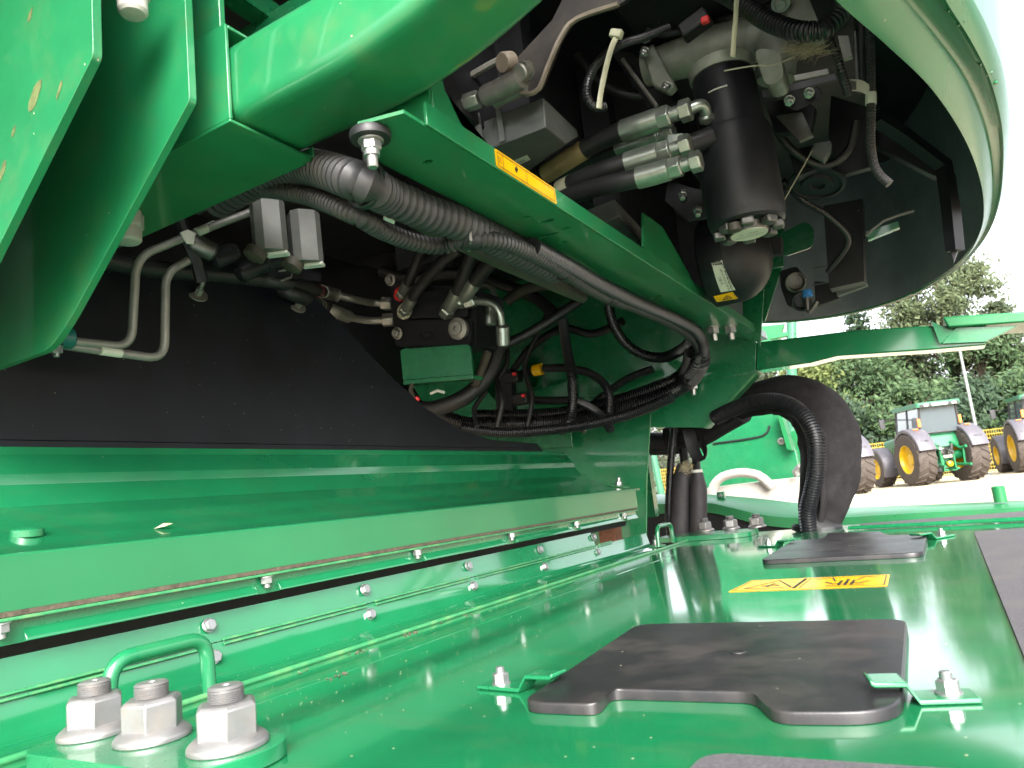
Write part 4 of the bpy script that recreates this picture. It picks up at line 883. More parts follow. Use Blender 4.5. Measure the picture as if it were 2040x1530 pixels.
# accumulator
ab = Y(1458, 516, 1.62); sa = S(ab)
ac = thing('accumulator', 'black pressure accumulator with rounded end, white label and yellow triangle sticker', 'accumulator', ab - V((0, 0, .1)))
axd = V((1, 0, 0)); Ra = 88 * sa
prof = [(Ra * .9, -.056), (Ra, -.050), (Ra, 0)] + [(Ra * math.cos(a), Ra * .88 * math.sin(a)) for a in [math.pi / 2 * (k_ + .5) / 10 for k_ in range(10)]]
part('shell', MB().lathe(ab, axd, prof, 48), M['machine'], ac, smooth=60)
part('weld_ring', MB().lathe(ab, axd, [(Ra * 1.001, -.002), (Ra * 1.008, .0005), (Ra * 1.0, .003)], 48), M['machine'], ac)
part('mount', MB().span((ab.x - .04, ab.y - .02, ab.z + Ra * .9), (ab.x + .02, ab.y + .02, .7995)), M['machine'], ac)
# curved labels on the shell
def on_shell(u, v, lift=.0006):
    """u across (radians round the axis), v along the axis"""
    r_ = Ra if v <= 0 else Ra * math.sqrt(max(.01, 1 - (v / (Ra * .88)) ** 2))
    e = -ahead; e = (e - axd * e.dot(axd)).normalized(); f = axd.cross(e)
    return ab + axd * v + (e * math.cos(u) + f * math.sin(u)) * (r_ + lift)
def shell_patch(u0, u1, v0, v1, lift):
    n1, n2 = 8, 8; mb = MB()
    vs = [on_shell(u0 + (u1 - u0) * i / n1, v0 + (v1 - v0) * j / n2, lift) for j in range(n2 + 1) for i in range(n1 + 1)]
    return mb.add(vs, [(j * (n1 + 1) + i, j * (n1 + 1) + i + 1, (j + 1) * (n1 + 1) + i + 1, (j + 1) * (n1 + 1) + i) for j in range(n2) for i in range(n1)])
def project(p):
    dz = p.dot(ahead); return CX + FPX * p.dot(right) / dz, CY + FPX * p.dot(down) / dz
def find_uv(px, py):
    best = None
    for i in range(91):
        for j in range(91):
            u, v = -1.5 + 3 * i / 90, -.09 + .16 * j / 90
            x, y = project(on_shell(u, v)); d_ = (x - px) ** 2 + (y - py) ** 2
            if best is None or d_ < best[0]: best = (d_, u, v)
    return best[1:]
ca, cb_ = find_uv(1428, 520), find_uv(1452, 582)
ua, va = ca; ub_, vb_ = cb_
uc = (ua + ub_) / 2
hw_ = .014 / Ra
def patch_px(name, quad_, mat, lift, parent):
    (a, b, c, d) = [find_uv(*q_) for q_ in quad_]
    n_ = 8; vs = []
    for j in range(n_ + 1):
        for i in range(n_ + 1):
            s_, t_ = i / n_, j / n_
            u = (a[0] * (1 - s_) + b[0] * s_) * (1 - t_) + (d[0] * (1 - s_) + c[0] * s_) * t_
            v = (a[1] * (1 - s_) + b[1] * s_) * (1 - t_) + (d[1] * (1 - s_) + c[1] * s_) * t_
            vs.append(on_shell(u, v, lift))
    return part(name, MB().add(vs, [(j * (n_ + 1) + i, j * (n_ + 1) + i + 1, (j + 1) * (n_ + 1) + i + 1, (j + 1) * (n_ + 1) + i) for j in range(n_) for i in range(n_)]), M[mat], parent, smooth=60)
patch_px('white_label', [(1417, 522), (1437, 518), (1465, 577), (1436, 583)], 'paper', .0006, ac)
patch_px('label_header', [(1418.5, 523.5), (1437, 519.5), (1439.5, 525.5), (1420.5, 529.5)], 'print', .0009, ac)
patch_px('yellow_label', [(1421, 590), (1460, 581), (1471, 594), (1428, 602)], 'yellow', .0006, ac)
def shell_lines(px_lines, wd, parent, name='print'):
    mb = MB()
    for ln in px_lines:
        pp = [on_shell(*find_uv(*q_), .0012) for q_ in ln]
        for a, b in zip(pp, pp[1:]): line(mb, a, b, wd, ((a + b) / 2 - ab) - axd * ((a + b) / 2 - ab).dot(axd), .0002)
    part(name, mb, M['print'], parent, smooth=0)
shell_lines([[(1440, 598), (1448, 588), (1458, 594), (1440, 598)], [(1448.5, 591), (1449.5, 595)]], .0022, ac, 'triangle_mark')
def shell_text(s, size, px, upx, name):
    p_ = on_shell(*find_uv(*px), .0010); q_ = on_shell(*find_uv(*upx), .0010)
    nr = (p_ - ab) - axd * (p_ - ab).dot(axd)
    rt = (q_ - p_).normalized(); text(s, size, p_, rt, nr.cross(rt), M['print'], ac, name)
shell_text('VORSPANNDRUCK', .0075, (1451, 551), (1444, 536), 'lettering'); shell_text('NUR STICKSTOFF', .0065, (1445, 556), (1438, 541), 'lettering')
shell_text('31BC', .0085, (1436, 560), (1431, 547), 'lettering')
p_ = on_shell(*find_uv(1429, 524), .0016); q_ = on_shell(*find_uv(1420, 526.5), .0016); nr = (p_ - ab) - axd * (p_ - ab).dot(axd)
text('HYDAC', .0072, p_, q_ - p_, nr.cross((q_ - p_).normalized()), M['paper'], ac, 'lettering')
# junction boxes, link rod, lever
def jbox(low, rim, label):
    """tapered grey box hanging from the ceiling: its lower face and its wider rim above"""
    t = thing('junction_box', label, 'box', low[0], 'grey junction boxes')
    up = [p_ + V((0, 0, .012)) for p_ in rim]; c_ = sum(rim, V()) / 4
    part('cover', MB().rings([up, rim, low]), M['greybox'], t, bevel=.002)
    part('mount', MB().span((c_.x - .03, c_.y - .02, rim[0].z + .0125), (c_.x + .03, c_.y + .02, .8995)), M['machine'], t)
    return t
jz = .56
j1 = jbox([Z(978, 296, jz), Z(1088, 253, jz), Z(1127, 287, jz), Z(1020, 352, jz)], [Z(931, 269, .60), Z(1084, 208, .60), Z(1152, 272, .60), Z(1010, 370, .60)], 'grey plastic junction box with a part number label above the channel beam')
for px, py in ((948, 262), (990, 250)): part('clip', MB().prism([Z(px, py, jz + .03), Z(px + 12, py - 4, jz + .03), Z(px + 16, py + 30, jz + .0), Z(px + 4, py + 34, jz + .0)], (0, 0, .03)), M['greybox'], j1, bevel=.003)
pl_ = [Z(1012, 326, jz - .0008), Z(1050, 309, jz - .0008), Z(1057, 318, jz - .0008), Z(1018, 336, jz - .0008)]
part('number_label', MB().prism(pl_, (0, 0, .0005)), M['paper'], j1, smooth=0)
text('11595', .0105, sum(pl_, V()) / 4 - V((0, 0, .0012)), pl_[1] - pl_[0], (pl_[1] - pl_[0]).cross(V((0, 0, 1))), M['print'], j1)
jz = .56
j2 = jbox([Z(1195, 447, .50), Z(1234, 430, .50), Z(1272, 478, .50), Z(1235, 505, .50)], [Z(1165, 432, .535), Z(1226, 408, .535), Z(1284, 470, .535), Z(1215, 510, .535)], 'second grey junction box half hidden behind the middle of the channel beam')
lk = thing('link_rod', 'steel link rod with a clevis and round pin head below the brown lever', 'rod', Y(960, 190, .92))
ra, rb = Y(880, 222, .92), Y(1000, 180, .92)
dl = (rb - ra).normalized(); sl_ = S(rb)
part('rod', MB().tube([ra, ra + (rb - ra) * .5], 9 * sl_, 12), M['fitting'], lk)
part('nut', MB().hexa(Y(925, 207, .92), dl, 19 * sl_, 38 * sl_), M['fitting'], lk, bevel=.001)
part('clevis', MB().tube([Y(965, 192, .92), Y(968, 191, .92), Y(1000, 176, .91), Y(1040, 155, .90)], [16 * sl_, 21 * sl_, 21 * sl_, 20 * sl_], 14), M['steel'], lk, smooth=50)
part('clevis', MB().tube([Y(985, 202, .95), Y(1030, 180, .945), Y(1048, 172, .94)], [16 * sl_, 17 * sl_, 15 * sl_], 12), M['steel'], lk, smooth=50)
pp = Y(1034, 145, .89); part('pin', MB().lathe(pp, (.15, .45, .3), [(14 * sl_, 0), (17 * sl_, .002), (17 * sl_, .010), (13 * sl_, .011), (13 * sl_, .016), (19 * sl_, .017), (19 * sl_, .020)], 24), M['steel'], lk)
lv = thing('lever_plate', 'brown lever plate with a pale worn edge coming from above to the link rod', 'lever', Y(1060, 150, .93))
le = [(1075, 178), (1050, 188), (1028, 182), (1010, 150), (1030, 115), (1100, 40), (1140, -40), (1300, -40), (1230, 12), (1142, 40), (1120, 70)]
part('plate', MB().prism(rounded([Y(a, b, .945) for a, b in le], [.01, .012, .012, .01, 0, 0, 0, 0, .01, .02, .02]), (.0, .012, .004)), M['brownplate'], lv, bevel=.001)
part('worn_edge', MB().tube(curve([Y(a, b, .938) for a, b in [(1232, 8), (1148, 38), (1118, 72), (1088, 140), (1074, 176), (1054, 187), (1036, 184)]], .01), .0042, 6), M['palebrown'], lv)
part('lever_hub', MB().lathe(Y(1000, 125, .93), (.2, .5, .2), [(.014, 0), (.016, .003), (.016, .02), (.010, .022)], 16), M['palebrown'], label='pale rounded hub peeking out under the curved cross tube', cat='hub')
part('stay_rod', MB().tube([Y(915, 165, .95), Y(975, 130, .95), Y(1010, 112, .95)], .006, 8), M['steel'], label='pale stay rod just under the curved cross tube', cat='rod')
part('ball_end', MB().lathe(Y(892, 178, .95), (.3, .8, 0), [(.002, -.011), (.010, -.006), (.0115, 0), (.010, .006), (.002, .011)], 14), M['darksteel'], label='grey knob beside the link rod at the tube edge', cat='knob')
# hydraulic hoses to the filter
def fhose(pts, rpx, label, fit):
    pts = [V(p_) for p_ in pts]; r = rpx * S(pts[0]); t = thing('hydraulic_hose', label, 'hose', pts[0])
    path = curve(pts, .008); k1 = int(len(path) * fit)
    d = (path[0] - path[k1]).normalized()
    part('rubber', MB().tube(path[k1:], r, 16), M['rubber'], t, smooth=60)
    part('ferrule', MB().tube(path[k1 - 1:k1 + 1] if k1 < 2 else path[1:k1 + 1], r * 1.12, 16), M['fitting'], t)
    b = path[1]
    part('nut', MB().hexa(b, d, r * 1.12, r * 1.3, .5), M['fitting'], t, bevel=.001)
    part('stem', MB().lathe(b + d * r * 1.3, d, [(r * .7, 0), (r * .7, r * .7), (r * .62, r * .7), (r * .62, r * 1.0)], 16), M['fitting'], t)
    part('collar_nut', MB().hexa(b + d * r * 2.2, d, r * 1.08, r * 1.1, .2), M['fitting'], t, bevel=.001)
    return t, path, d, r
def band_on(t, path, r, u0, u1, mat, name='label_band'):
    a, b = int(len(path) * u0), max(int(len(path) * u0) + 1, int(len(path) * u1)); part(name, MB().tube(path[a:b + 1], r * 1.03, 16), M[mat], t)
t1, pa, d1, r1 = fhose([Y(1318, 236, 1.12), Y(1258, 256, 1.12), Y(1200, 278, 1.13), Y(1120, 325, 1.15), Y(1040, 380, 1.2)], 21, 'topmost thick hydraulic hose at the filter, with a scorched tan label', .22)
band_on(t1, pa, r1, .46, .74, 'tan')
el = thing('elbow_fitting', 'plated elbow fitting joining the topmost hose to the filter', 'fitting', Y(1390, 215, 1.13))
part('elbow', MB().tube(fillet([Y(1350, 228, 1.12), Y(1402, 205, 1.13), Y(1408, 236, 1.15)], .022, 8), 12 * S(Y(1390, 215, 1.13)), 14), M['fitting'], el)
part('end_ball', MB().lathe(Y(1408, 236, 1.15), (0, 0, 1), [(.003, -.012), (.012, -.006), (.013, .003), (.006, .010)], 16), M['fitting'], el)
t2, pa, d2, r2 = fhose([Y(1300, 276, 1.2), Y(1245, 290, 1.2), Y(1180, 315, 1.22), Y(1110, 350, 1.25)], 16, 'thin hydraulic hose behind the topmost one at the filter', .3)
t3, pa, d3, r3 = fhose([Y(1320, 303, 1.1), Y(1265, 320, 1.1), Y(1200, 340, 1.1), Y(1130, 370, 1.12), Y(1060, 410, 1.16)], 20, 'third hydraulic hose at the filter, with a narrow cream band', .22)
band_on(t3, pa, r3, .60, .68, 'tie')
t4, pa, d4, r4 = fhose([Y(1340, 335, 1.08), Y(1290, 350, 1.08), Y(1225, 365, 1.08), Y(1150, 385, 1.1), Y(1080, 418, 1.14)], 20, 'lowest hydraulic hose at the filter, all black', .24)
part('tee_block', MB().box(Y(1345, 300, 1.12), (.03, .02, .05), Matrix.Rotation(.3, 3, 'Y')), M['fitting'], label='plated tee block between the hose fittings and the filter', cat='fitting', bevel=.003)
part('stub_pipe', MB().tube([Y(1350, 300, 1.13), Y(1420, 272, 1.15)], 22 * S(Y(1380, 290, 1.13)), 14), M['machine'], label='black stub pipe from the tee block into the filter can', cat='pipe')
part('cross_stay', MB().tube([Y(1240, 118, 1.25), Y(1308, 212, 1.25)], .004, 8), M['steel'], label='thin pale stay rod left of the filter head', cat='rod')
part('cross_stay', MB().tube([Y(1370, 325, 1.2), Y(1412, 375, 1.2)], .0045, 8), M['brownplate'], label='short brownish stay rod behind the filter can', cat='rod')
part('black_bracket', MB().prism([Y(1215, 100, 1.28), Y(1260, 105, 1.28), Y(1345, 205, 1.28), Y(1300, 225, 1.28)], (0, .008, 0)), M['machine'], label='black slanted bracket left of the filter head', cat='bracket')
part('lower_bracket', MB().prism([Y(1330, 360, 1.3), Y(1400, 380, 1.3), Y(1425, 430, 1.3), Y(1370, 440, 1.3), Y(1325, 400, 1.3)], (0, .008, 0)), M['machine'], label='black bracket with two bolts left of the lower filter can', cat='bracket')
for px, py in ((1360, 383), (1390, 416)):
    q = Y(px, py, 1.297); part('hex_bolt', MB().hexa(q, (0, -.5, -1), .0085, .008).lathe(q + V((0, -.004, -.008)), (0, -.5, -1), [(.005, 0), (.005, .008), (.004, .009)], 12), M['zinc'], label='zinc bolt on the black bracket left of the filter, the ' + ('upper' if py < 400 else 'lower') + ' one', cat='bolt')
hose('corrugated_conduit', [Y(1330, 55, 1.15), Y(1280, 75, 1.1), Y(1235, 90, 1.05), Y(1195, 120, 1.02), Y(1172, 160, 1.0), Y(1170, 195, 1.0), Y(1185, 213, 1.0), Y(1205, 212, 1.02)], 9, 'conduit', 'black corrugated conduit in a small hook left of the filter head', .0045, 12, 'conduit')
hose('corrugated_conduit', [Y(1410, -30, 1.05), Y(1475, 5, 1.04), Y(1530, 42, 1.03), Y(1590, 62, 1.02), Y(1640, 58, 1.02), Y(1672, 28, 1.03), Y(1690, -20, 1.05)], 20, 'conduit', 'thick black corrugated conduit swagging over the filter head', .006, 16, 'conduit')
hose('corrugated_conduit', [Y(1645, 65, 1.05), Y(1662, 100, 1.06), Y(1676, 140, 1.07), Y(1690, 190, 1.1)], 9, 'conduit', 'short thin black conduit right of the filter head', .0045, 12, 'conduit')
hose('corrugated_conduit', [Y(1728, 20, 1.15), Y(1734, 120, 1.15), Y(1735, 220, 1.15), Y(1735, 290, 1.15), Y(1745, 338, 1.15), Y(1772, 366, 1.15)], 9, 'conduit_dusty', 'upright grey corrugated conduit along the inside of the hood', .0042, 12, 'conduit')
hose('protective_hose', [Y(1716, -10, 1.2), Y(1719, 100, 1.2), Y(1722, 180, 1.2)], 15, 'rubber', 'dark sleeve beside the upright conduit inside the hood', None, 12)
p = Y(1735, 195, 1.15)
tg = thing('paper_tag', 'white paper tag with grey print wrapped round the upright conduit in the hood', 'tag', p)
part('wrap', MB().tube([Y(1735, 186, 1.15), Y(1735, 208, 1.15)], 10.5 * S(p), 14), M['paper'], tg)
fa = curve([Y(1733, 170, 1.145), Y(1715, 159, 1.13), Y(1682, 158, 1.10)], .006); fb2 = curve([Y(1733, 195, 1.145), Y(1715, 183, 1.13), Y(1682, 182, 1.10)], .006)
fb2 = re_n(fb2, len(fa)); mbt = MB(); mbt.rings([fa, fb2], closed=False, caps=False); part('flag', mbt, M['paper'], tg)
part('barcode_patch', MB().quad(Y(1706, 162, 1.115), Y(1695, 161, 1.106), Y(1695, 178, 1.106), Y(1706, 179, 1.115)), M['greybox'], tg, smooth=0)
def tie(pts, w_, label):
    pts = [V(p_) for p_ in pts]; path = curve(pts, .01)
    t = part('cable_tie', MB().tube(path, w_, 8, flat=.35), M['tie'], label=label, cat='cable tie', group='pale nylon cable ties'); return t
tie([Y(1236, 62, .96), Y(1220, 90, .94), Y(1206, 140, .93), Y(1196, 190, .93), Y(1193, 216, .93)], .0040, 'pale loose cable tie end hanging left of the filter head')
part('tie_head', MB().box(Y(1228, 68, .95), (.018, .012, .012), Matrix.Rotation(.5, 3, 'Y')), M['tie'], label='pale cable tie head left of the filter head', cat='cable tie', bevel=.002)
tie([Y(1469, -30, .92), Y(1466, 30, .92), Y(1462, 80, .93), Y(1460, 113, .93)], .0034, 'pale straight cable tie hanging in front of the filter head')
tie([Y(1443, 141, 1.0), Y(1500, 131, 1.0), Y(1545, 128, 1.02), Y(1590, 108, 1.06)], .0022, 'thin pale cable tie sticking out sideways across the filter top')
part('red_connector_clip', MB().box(Y(1405, 40, 1.1), (.013, .010, .010)), M['red'], label='small red clip at the top of the filter head', cat='clip', bevel=.002)
sn = thing('sensor_plug', 'black cable plug lying on top of the filter head', 'plug', Y(1405, 52, 1.12))
part('body', MB().box(Y(1385, 50, 1.13), (.05, .03, .025), Matrix.Rotation(-.3, 3, 'Y')), M['rubber'], sn, bevel=.004)
part('cable', MB().tube(curve([Y(1360, 62, 1.13), Y(1320, 70, 1.14), Y(1290, 60, 1.15)], .01), .005, 8), M['rubber'], sn)
nst = MB(); random.seed(5)
for i in range(160):
    c = Y(1608 + random.gauss(0, 18), 98 + random.gauss(0, 7), 1.06 + random.gauss(0, .01)); d = V((random.gauss(0, 1), random.gauss(0, .5), random.gauss(0, .4))).normalized() * random.uniform(.008, .025)
    e = V((0, 0, .0006)); nst.add([c - d, c + d, c + d * .8 + e, c - d * .8 + e], [(0, 1, 2, 3)])
part('straw_wisp', nst, M['chaff'], label='tangle of dry straw caught right of the filter head', cat='straw', kind='stuff', smooth=0)
# brackets right of the filter
nb_ = thing('bolt_bracket', 'black bracket with two shiny nuts right of the filter can', 'bracket', Y(1590, 195, 1.15))
part('plate', MB().prism(rounded([Y(1560, 192, 1.17), Y(1630, 172, 1.17), Y(1640, 195, 1.17), Y(1585, 222, 1.17), Y(1562, 212, 1.17)], .008), (0, .012, .006)), M['machine'], nb_, bevel=.002)
for px, py in ((1573, 203), (1612, 188)): place('nut', B8N, nb_, Y(px, py - 4, 1.165), (-.1, -.7, -.8), .3, .95)
def stripplate(px, y, th, mat, label, name='mounting_strip', cat='bracket'):
    return part(name, MB().prism([Y(a, b, y) for a, b in px], (0, th, 0)), M[mat], label=label, cat=cat, bevel=.001)
stripplate([(1515, 182), (1520, 196), (1670, 158), (1664, 146)], 1.22, .006, 'conduit', 'dark toothed strip running right from the filter head')
stripplate([(1580, 150), (1650, 136), (1652, 146), (1582, 161)], 1.19, .004, 'steel', 'pale grey strip above the two-nut bracket')
stripplate([(1668, 70), (1690, 70), (1698, 112), (1680, 118)], 1.2, .01, 'steel', 'pale upright strap near the top right of the hood')
stripplate([(1700, 60), (1706, 60), (1712, 160), (1704, 160)], 1.15, .008, 'darksteel', 'dark upright strap beside the hood conduit')
stripplate([(1545, -20), (1600, -30), (1630, 40), (1640, 75), (1600, 85), (1560, 40)], 1.25, .02, 'cast', 'pale casting with a bolt above the filter at the picture top', 'cast_cover', 'casting')
q = Y(1555, 6, 1.23); part('hex_bolt', MB().hexa(q, (0, -.6, -.8), .010, .010).lathe(q, (0, -.6, -.8), [(.015, 0), (.015, .002)], 16), M['zinc'], label='zinc bolt at the picture top above the filter head', cat='bolt')
stripplate([(1524, 205), (1600, 190), (1625, 215), (1615, 262), (1545, 265)], 1.35, .02, 'machine', 'dark flat cover plate right of the filter can', 'cover_plate', 'plate')
stripplate([(1545, 230), (1598, 222), (1620, 270), (1592, 282)], 1.32, .01, 'darksteel', 'dark bent bracket right of the filter can', 'bent_bracket')
part('round_disc', MB().lathe(Y(1628, 362, 1.5), (-.2, -.3, -1), [(.052, 0), (.052, .006), (.045, .008), (.044, .004), (.03, .004), (.028, .009), (.015, .009), (.013, .003), (.001, .003)], 32), M['machine'], label='dark ringed disc on the hood ceiling right of the filter can', cat='disc')
stripplate([(1622, 285), (1655, 280), (1652, 300), (1640, 320), (1612, 305)], 1.4, .02, 'greybox', 'small dusty grey sensor housing right of the filter', 'sensor_housing', 'sensor')
part('thin_wire', MB().tube([Y(1560, 402, 1.35), Y(1590, 350, 1.38), Y(1618, 300, 1.4)], .0012, 6), M['tie'], label='thin pale wire slanting up right of the filter can', cat='wire')
part('thin_wire', MB().tube(curve([Y(1725, 470, 1.6), Y(1760, 440, 1.6), Y(1820, 420, 1.62)], .02), .003, 6), M['greybox'], label='pale stay wire on the far hood wall', cat='wire')
stripplate([(1690, 212), (1760, 240), (1885, 312), (1905, 352), (1860, 350), (1755, 296), (1685, 262)], 1.62, .03, 'machine', 'dark slanted frame bar crossing the inside of the hood', 'frame_bar', 'bar')
stripplate([(1868, 352), (1905, 352), (1918, 470), (1900, 520), (1880, 470)], 1.60, .03, 'machine', 'dark upright frame bar at the far inside of the hood', 'frame_bar', 'bar')
stripplate([(1640, 410), (1718, 395), (1722, 560), (1652, 575)], 1.85, .05, 'machine', 'dark box housing low inside the hood, above the plug cluster', 'box_housing', 'housing')
stripplate([(1570, 300), (1625, 288), (1650, 330), (1585, 352)], 1.45, .03, 'machine', 'dark lump of a bracket between filter can and ringed disc', 'dark_bracket')
stripplate([(1655, 190), (1735, 215), (1745, 330), (1672, 350), (1650, 270)], 1.55, .02, 'machine', 'dark sheet hanging behind the upright hood conduit', 'dark_sheet', 'sheet')
hose('cable_loom', [Y(1540, 250, 1.4), Y(1580, 300, 1.42), Y(1640, 330, 1.45), Y(1690, 300, 1.46), Y(1705, 240, 1.45)], 8, 'rubber', 'black cable loom sagging right of the filter can', None, 10)
hose('cable_loom', [Y(1560, 360, 1.5), Y(1600, 400, 1.55), Y(1650, 430, 1.6), Y(1690, 480, 1.7), Y(1650, 540, 1.85)], 6, 'conduit', 'black cable loom dropping to the plug cluster', .005, 10)
hose('cable_loom', [Y(1350, -20, 1.3), Y(1380, 20, 1.28), Y(1440, 40, 1.26), Y(1520, 20, 1.26), Y(1580, -10, 1.28)], 10, 'rubber', 'black cable loom along the top of the filter head', None, 10)
hose('cable_loom', [Y(1150, 110, 1.3), Y(1190, 160, 1.3), Y(1250, 190, 1.3), Y(1330, 190, 1.32)], 9, 'rubber', 'black cable loom behind the small hooked conduit', None, 10)
stripplate([(1130, 130), (1140, 230), (1300, 260), (1290, 150)], 1.42, .01, 'machine', 'black panel behind the hooked conduit and pale cable tie', 'backing_sheet', 'sheet')
stripplate([(1725, 462), (1790, 440), (1792, 452), (1728, 478)], 1.75, .02, 'green', 'dark green tab on the far hood wall', 'wall_tab', 'tab')
# plug cluster at the hood's lower edge
pc = thing('socket_cluster', 'dark sockets and plugs with a blue cap at the lower edge of the hood', 'socket', Y(1600, 600, 1.95))
part('body', MB().prism(rounded([Y(1552, 540, 1.96), Y(1590, 530, 1.96), Y(1600, 600, 1.96), Y(1570, 612, 1.96), Y(1556, 575, 1.96)], .01), (0, .05, 0)), M['machine'], pc, bevel=.004)
part('socket', MB().lathe(Y(1582, 560, 1.94), (.3, -.8, -.4), [(.024, 0), (.026, .004), (.026, .022), (.020, .024), (.018, .012), (.001, .012)], 20), M['darksteel'], pc)
part('socket', MB().lathe(Y(1596, 598, 1.92), (.2, -.8, -.4), [(.022, 0), (.024, .004), (.024, .018), (.018, .02), (.016, .010), (.001, .010)], 20), M['machine'], pc)
part('blue_cap', MB().lathe(Y(1607, 578, 1.9), (0, 0, -1), [(.011, 0), (.012, .003), (.012, .016), (.009, .018)], 14), M['blue'], pc)
part('lever', MB().tube(curve([Y(1607, 588, 1.9), Y(1608, 608, 1.9), Y(1612, 622, 1.9), Y(1628, 600, 1.9)], .01), .006, 8), M['darksteel'], pc)
part('frame', MB().prism([Y(1622, 560, 1.95), Y(1660, 562, 1.95), Y(1672, 595, 1.95), Y(1625, 610, 1.95)], (0, .03, 0)), M['machine'], pc, bevel=.002)
part('hinge_edge', MB().prism([Y(1664, 578, 1.93), Y(1726, 560, 1.93), Y(1728, 568, 1.93), Y(1668, 590, 1.93)], (0, .02, 0)), M['greybox'], pc, bevel=.001)
part('wire_latch', MB().tube([Y(1618, 568, 1.93), Y(1655, 562, 1.93), Y(1652, 530, 1.93), Y(1620, 535, 1.93)], .002, 6), M['greybox'], pc)
stripplate([(1530, 470), (1556, 470), (1556, 505), (1528, 508)], 1.75, .03, 'rubber', 'black sensor plug beside the accumulator', 'sensor_plug', 'plug')
# ================================================================== BIG WRAPPED HOSE and the hanging ones
sl_path = [Y(1330, 872, 2.5), Y(1385, 858, 2.48), Y(1440, 828, 2.42), Y(1500, 797, 2.36), Y(1560, 788, 2.32), Y(1615, 808, 2.30), Y(1648, 860, 2.28), Y(1652, 920, 2.26), Y(1645, 985, 2.25), Y(1632, 1052, 2.24)]
pth = resample(curve(sl_path, .01), .012); n_ = len(pth); s0 = S(Y(1640, 900, 2.27))
def rad(u):
    a = [(0, 26), (.2, 26), (.38, 34), (.5, 40), (.62, 54), (.75, 58), (.88, 52), (.97, 40), (1, 38)]
    for (u0, r0), (u1, r1) in zip(a, a[1:]):
        if u <= u1: return r0 + (r1 - r0) * (u - u0) / (u1 - u0)
    return 38
random.seed(3)
fr = frames(pth); rings2 = []
for i, (p_, (t_, a, b)) in enumerate(zip(pth, fr)):
    u = i / (n_ - 1); r_ = rad(u) * s0; ring = []
    for k_ in range(36):
        th = 2 * math.pi * k_ / 36
        wob = 1 + .035 * math.sin(3 * th + u * 17) + .03 * math.sin(5 * th - u * 29) + .02 * math.sin(u * 61 + 2 * th) + .05 * math.exp(-((th - 1.5 - .5 * math.sin(u * 9)) / .22) ** 2)
        ring.append(p_ + (a * math.cos(th) + b * math.sin(th)) * r_ * wob)
    rings2.append(ring)
wh = thing('wrapped_hose', 'big bent hose bundle in a black woven sleeve at the back of the deck', 'hose', pth[-1])
part('sleeve', MB().rings(rings2), M['sleeve'], wh, smooth=70)
fl_ = [Y(1540, 822, 2.19), Y(1580, 826, 2.19), Y(1620, 848, 2.185), Y(1645, 872, 2.18), Y(1642, 930, 2.17), Y(1640, 1010, 2.17), Y(1632, 1050, 2.18)]
part('sleeve_flap', MB().tube(curve(fl_, .01), .009, 8, flat=.6), M['sleeve'], wh, smooth=60)
part('collar', MB().tube([Y(1625, 1046, 2.225), Y(1628, 1046, 2.225), Y(1626, 1063, 2.225)], 46 * s0, 28), M['rubber'], wh, bevel=.002)
hose('corrugated_hose', [Y(1425, 832, 2.26), Y(1460, 815, 2.22), Y(1510, 800, 2.18), Y(1555, 800, 2.16), Y(1595, 822, 2.14), Y(1622, 868, 2.13), Y(1626, 930, 2.13), Y(1616, 985, 2.14), Y(1608, 1020, 2.15), Y(1612, 1058, 2.16)], 16, 'conduit', 'black corrugated hose bending down along the woven sleeve onto the deck', .0078, 18, 'hose', .15)
hose('hose_bundle', [Y(1296, 880, 2.55), Y(1350, 880, 2.54), Y(1400, 868, 2.5), Y(1440, 845, 2.44), Y(1480, 822, 2.38)], 20, 'hosewrap', 'black hose bundle passing behind the bracket into the woven sleeve', None, 14)
hose('hose_bundle', [Y(1296, 896, 2.6), Y(1350, 893, 2.6), Y(1385, 885, 2.56), Y(1420, 865, 2.5)], 12, 'hosewrap', 'lower strand of the black hose bundle behind the bracket', None, 12)
hose('corrugated_hose', [Y(1343, 852, 2.40), Y(1338, 900, 2.40), Y(1334, 960, 2.41), Y(1332, 1020, 2.42), Y(1336, 1070, 2.43)], 8, 'conduit', 'thin upright black corrugated hose beside the end plate', .0062, 12, 'hose')
def hang(pxs, y, rp, label):
    pts = [Y(a, b, y) for a, b in pxs]; path = curve(pts, .012); n1 = len(path); s1 = S(pts[0])
    t = thing('hanging_hose', label, 'hose', pts[-1], 'upright wrapped hoses behind the deck')
    part('sleeve', MB().tube(path, [rp * s1 * (.62 + .38 * min(1, i / n1 / .16)) for i in range(n1)], 18), M['hosewrap'], t, smooth=60)
    return t, path, s1
hg1, pth1, s1 = hang([(1364, 925), (1360, 960), (1358, 1010), (1355, 1100)], 2.42, 21, 'left upright black wrapped hose with straw caught at its top')
hg2, pth2, s1 = hang([(1388, 938), (1391, 960), (1392, 1010), (1390, 1100)], 2.40, 16.5, 'right upright black wrapped hose with a pale collar')
part('collar', MB().tube([Y(1388, 936, 2.40), Y(1389, 942, 2.40)], 11 * s1, 16), M['white'], hg2)
part('stem', MB().tube([Y(1386, 905, 2.42), Y(1388, 937, 2.40)], 8 * s1, 10), M['rubber'], hg2)
part('stem', MB().tube([Y(1362, 895, 2.44), Y(1364, 928, 2.42)], 9 * s1, 10), M['rubber'], hg1)
nst = MB(); random.seed(9)
for i in range(120):
    c = Y(1366 + random.gauss(0, 6), 930 + random.gauss(0, 6), 2.385); d = V((random.gauss(0, 1), random.gauss(0, .5), random.gauss(0, .8))).normalized() * random.uniform(.006, .018)
    e = V((0, 0, .001)); nst.add([c - d, c + d, c + d * .8 + e, c - d * .8 + e], [(0, 1, 2, 3)])
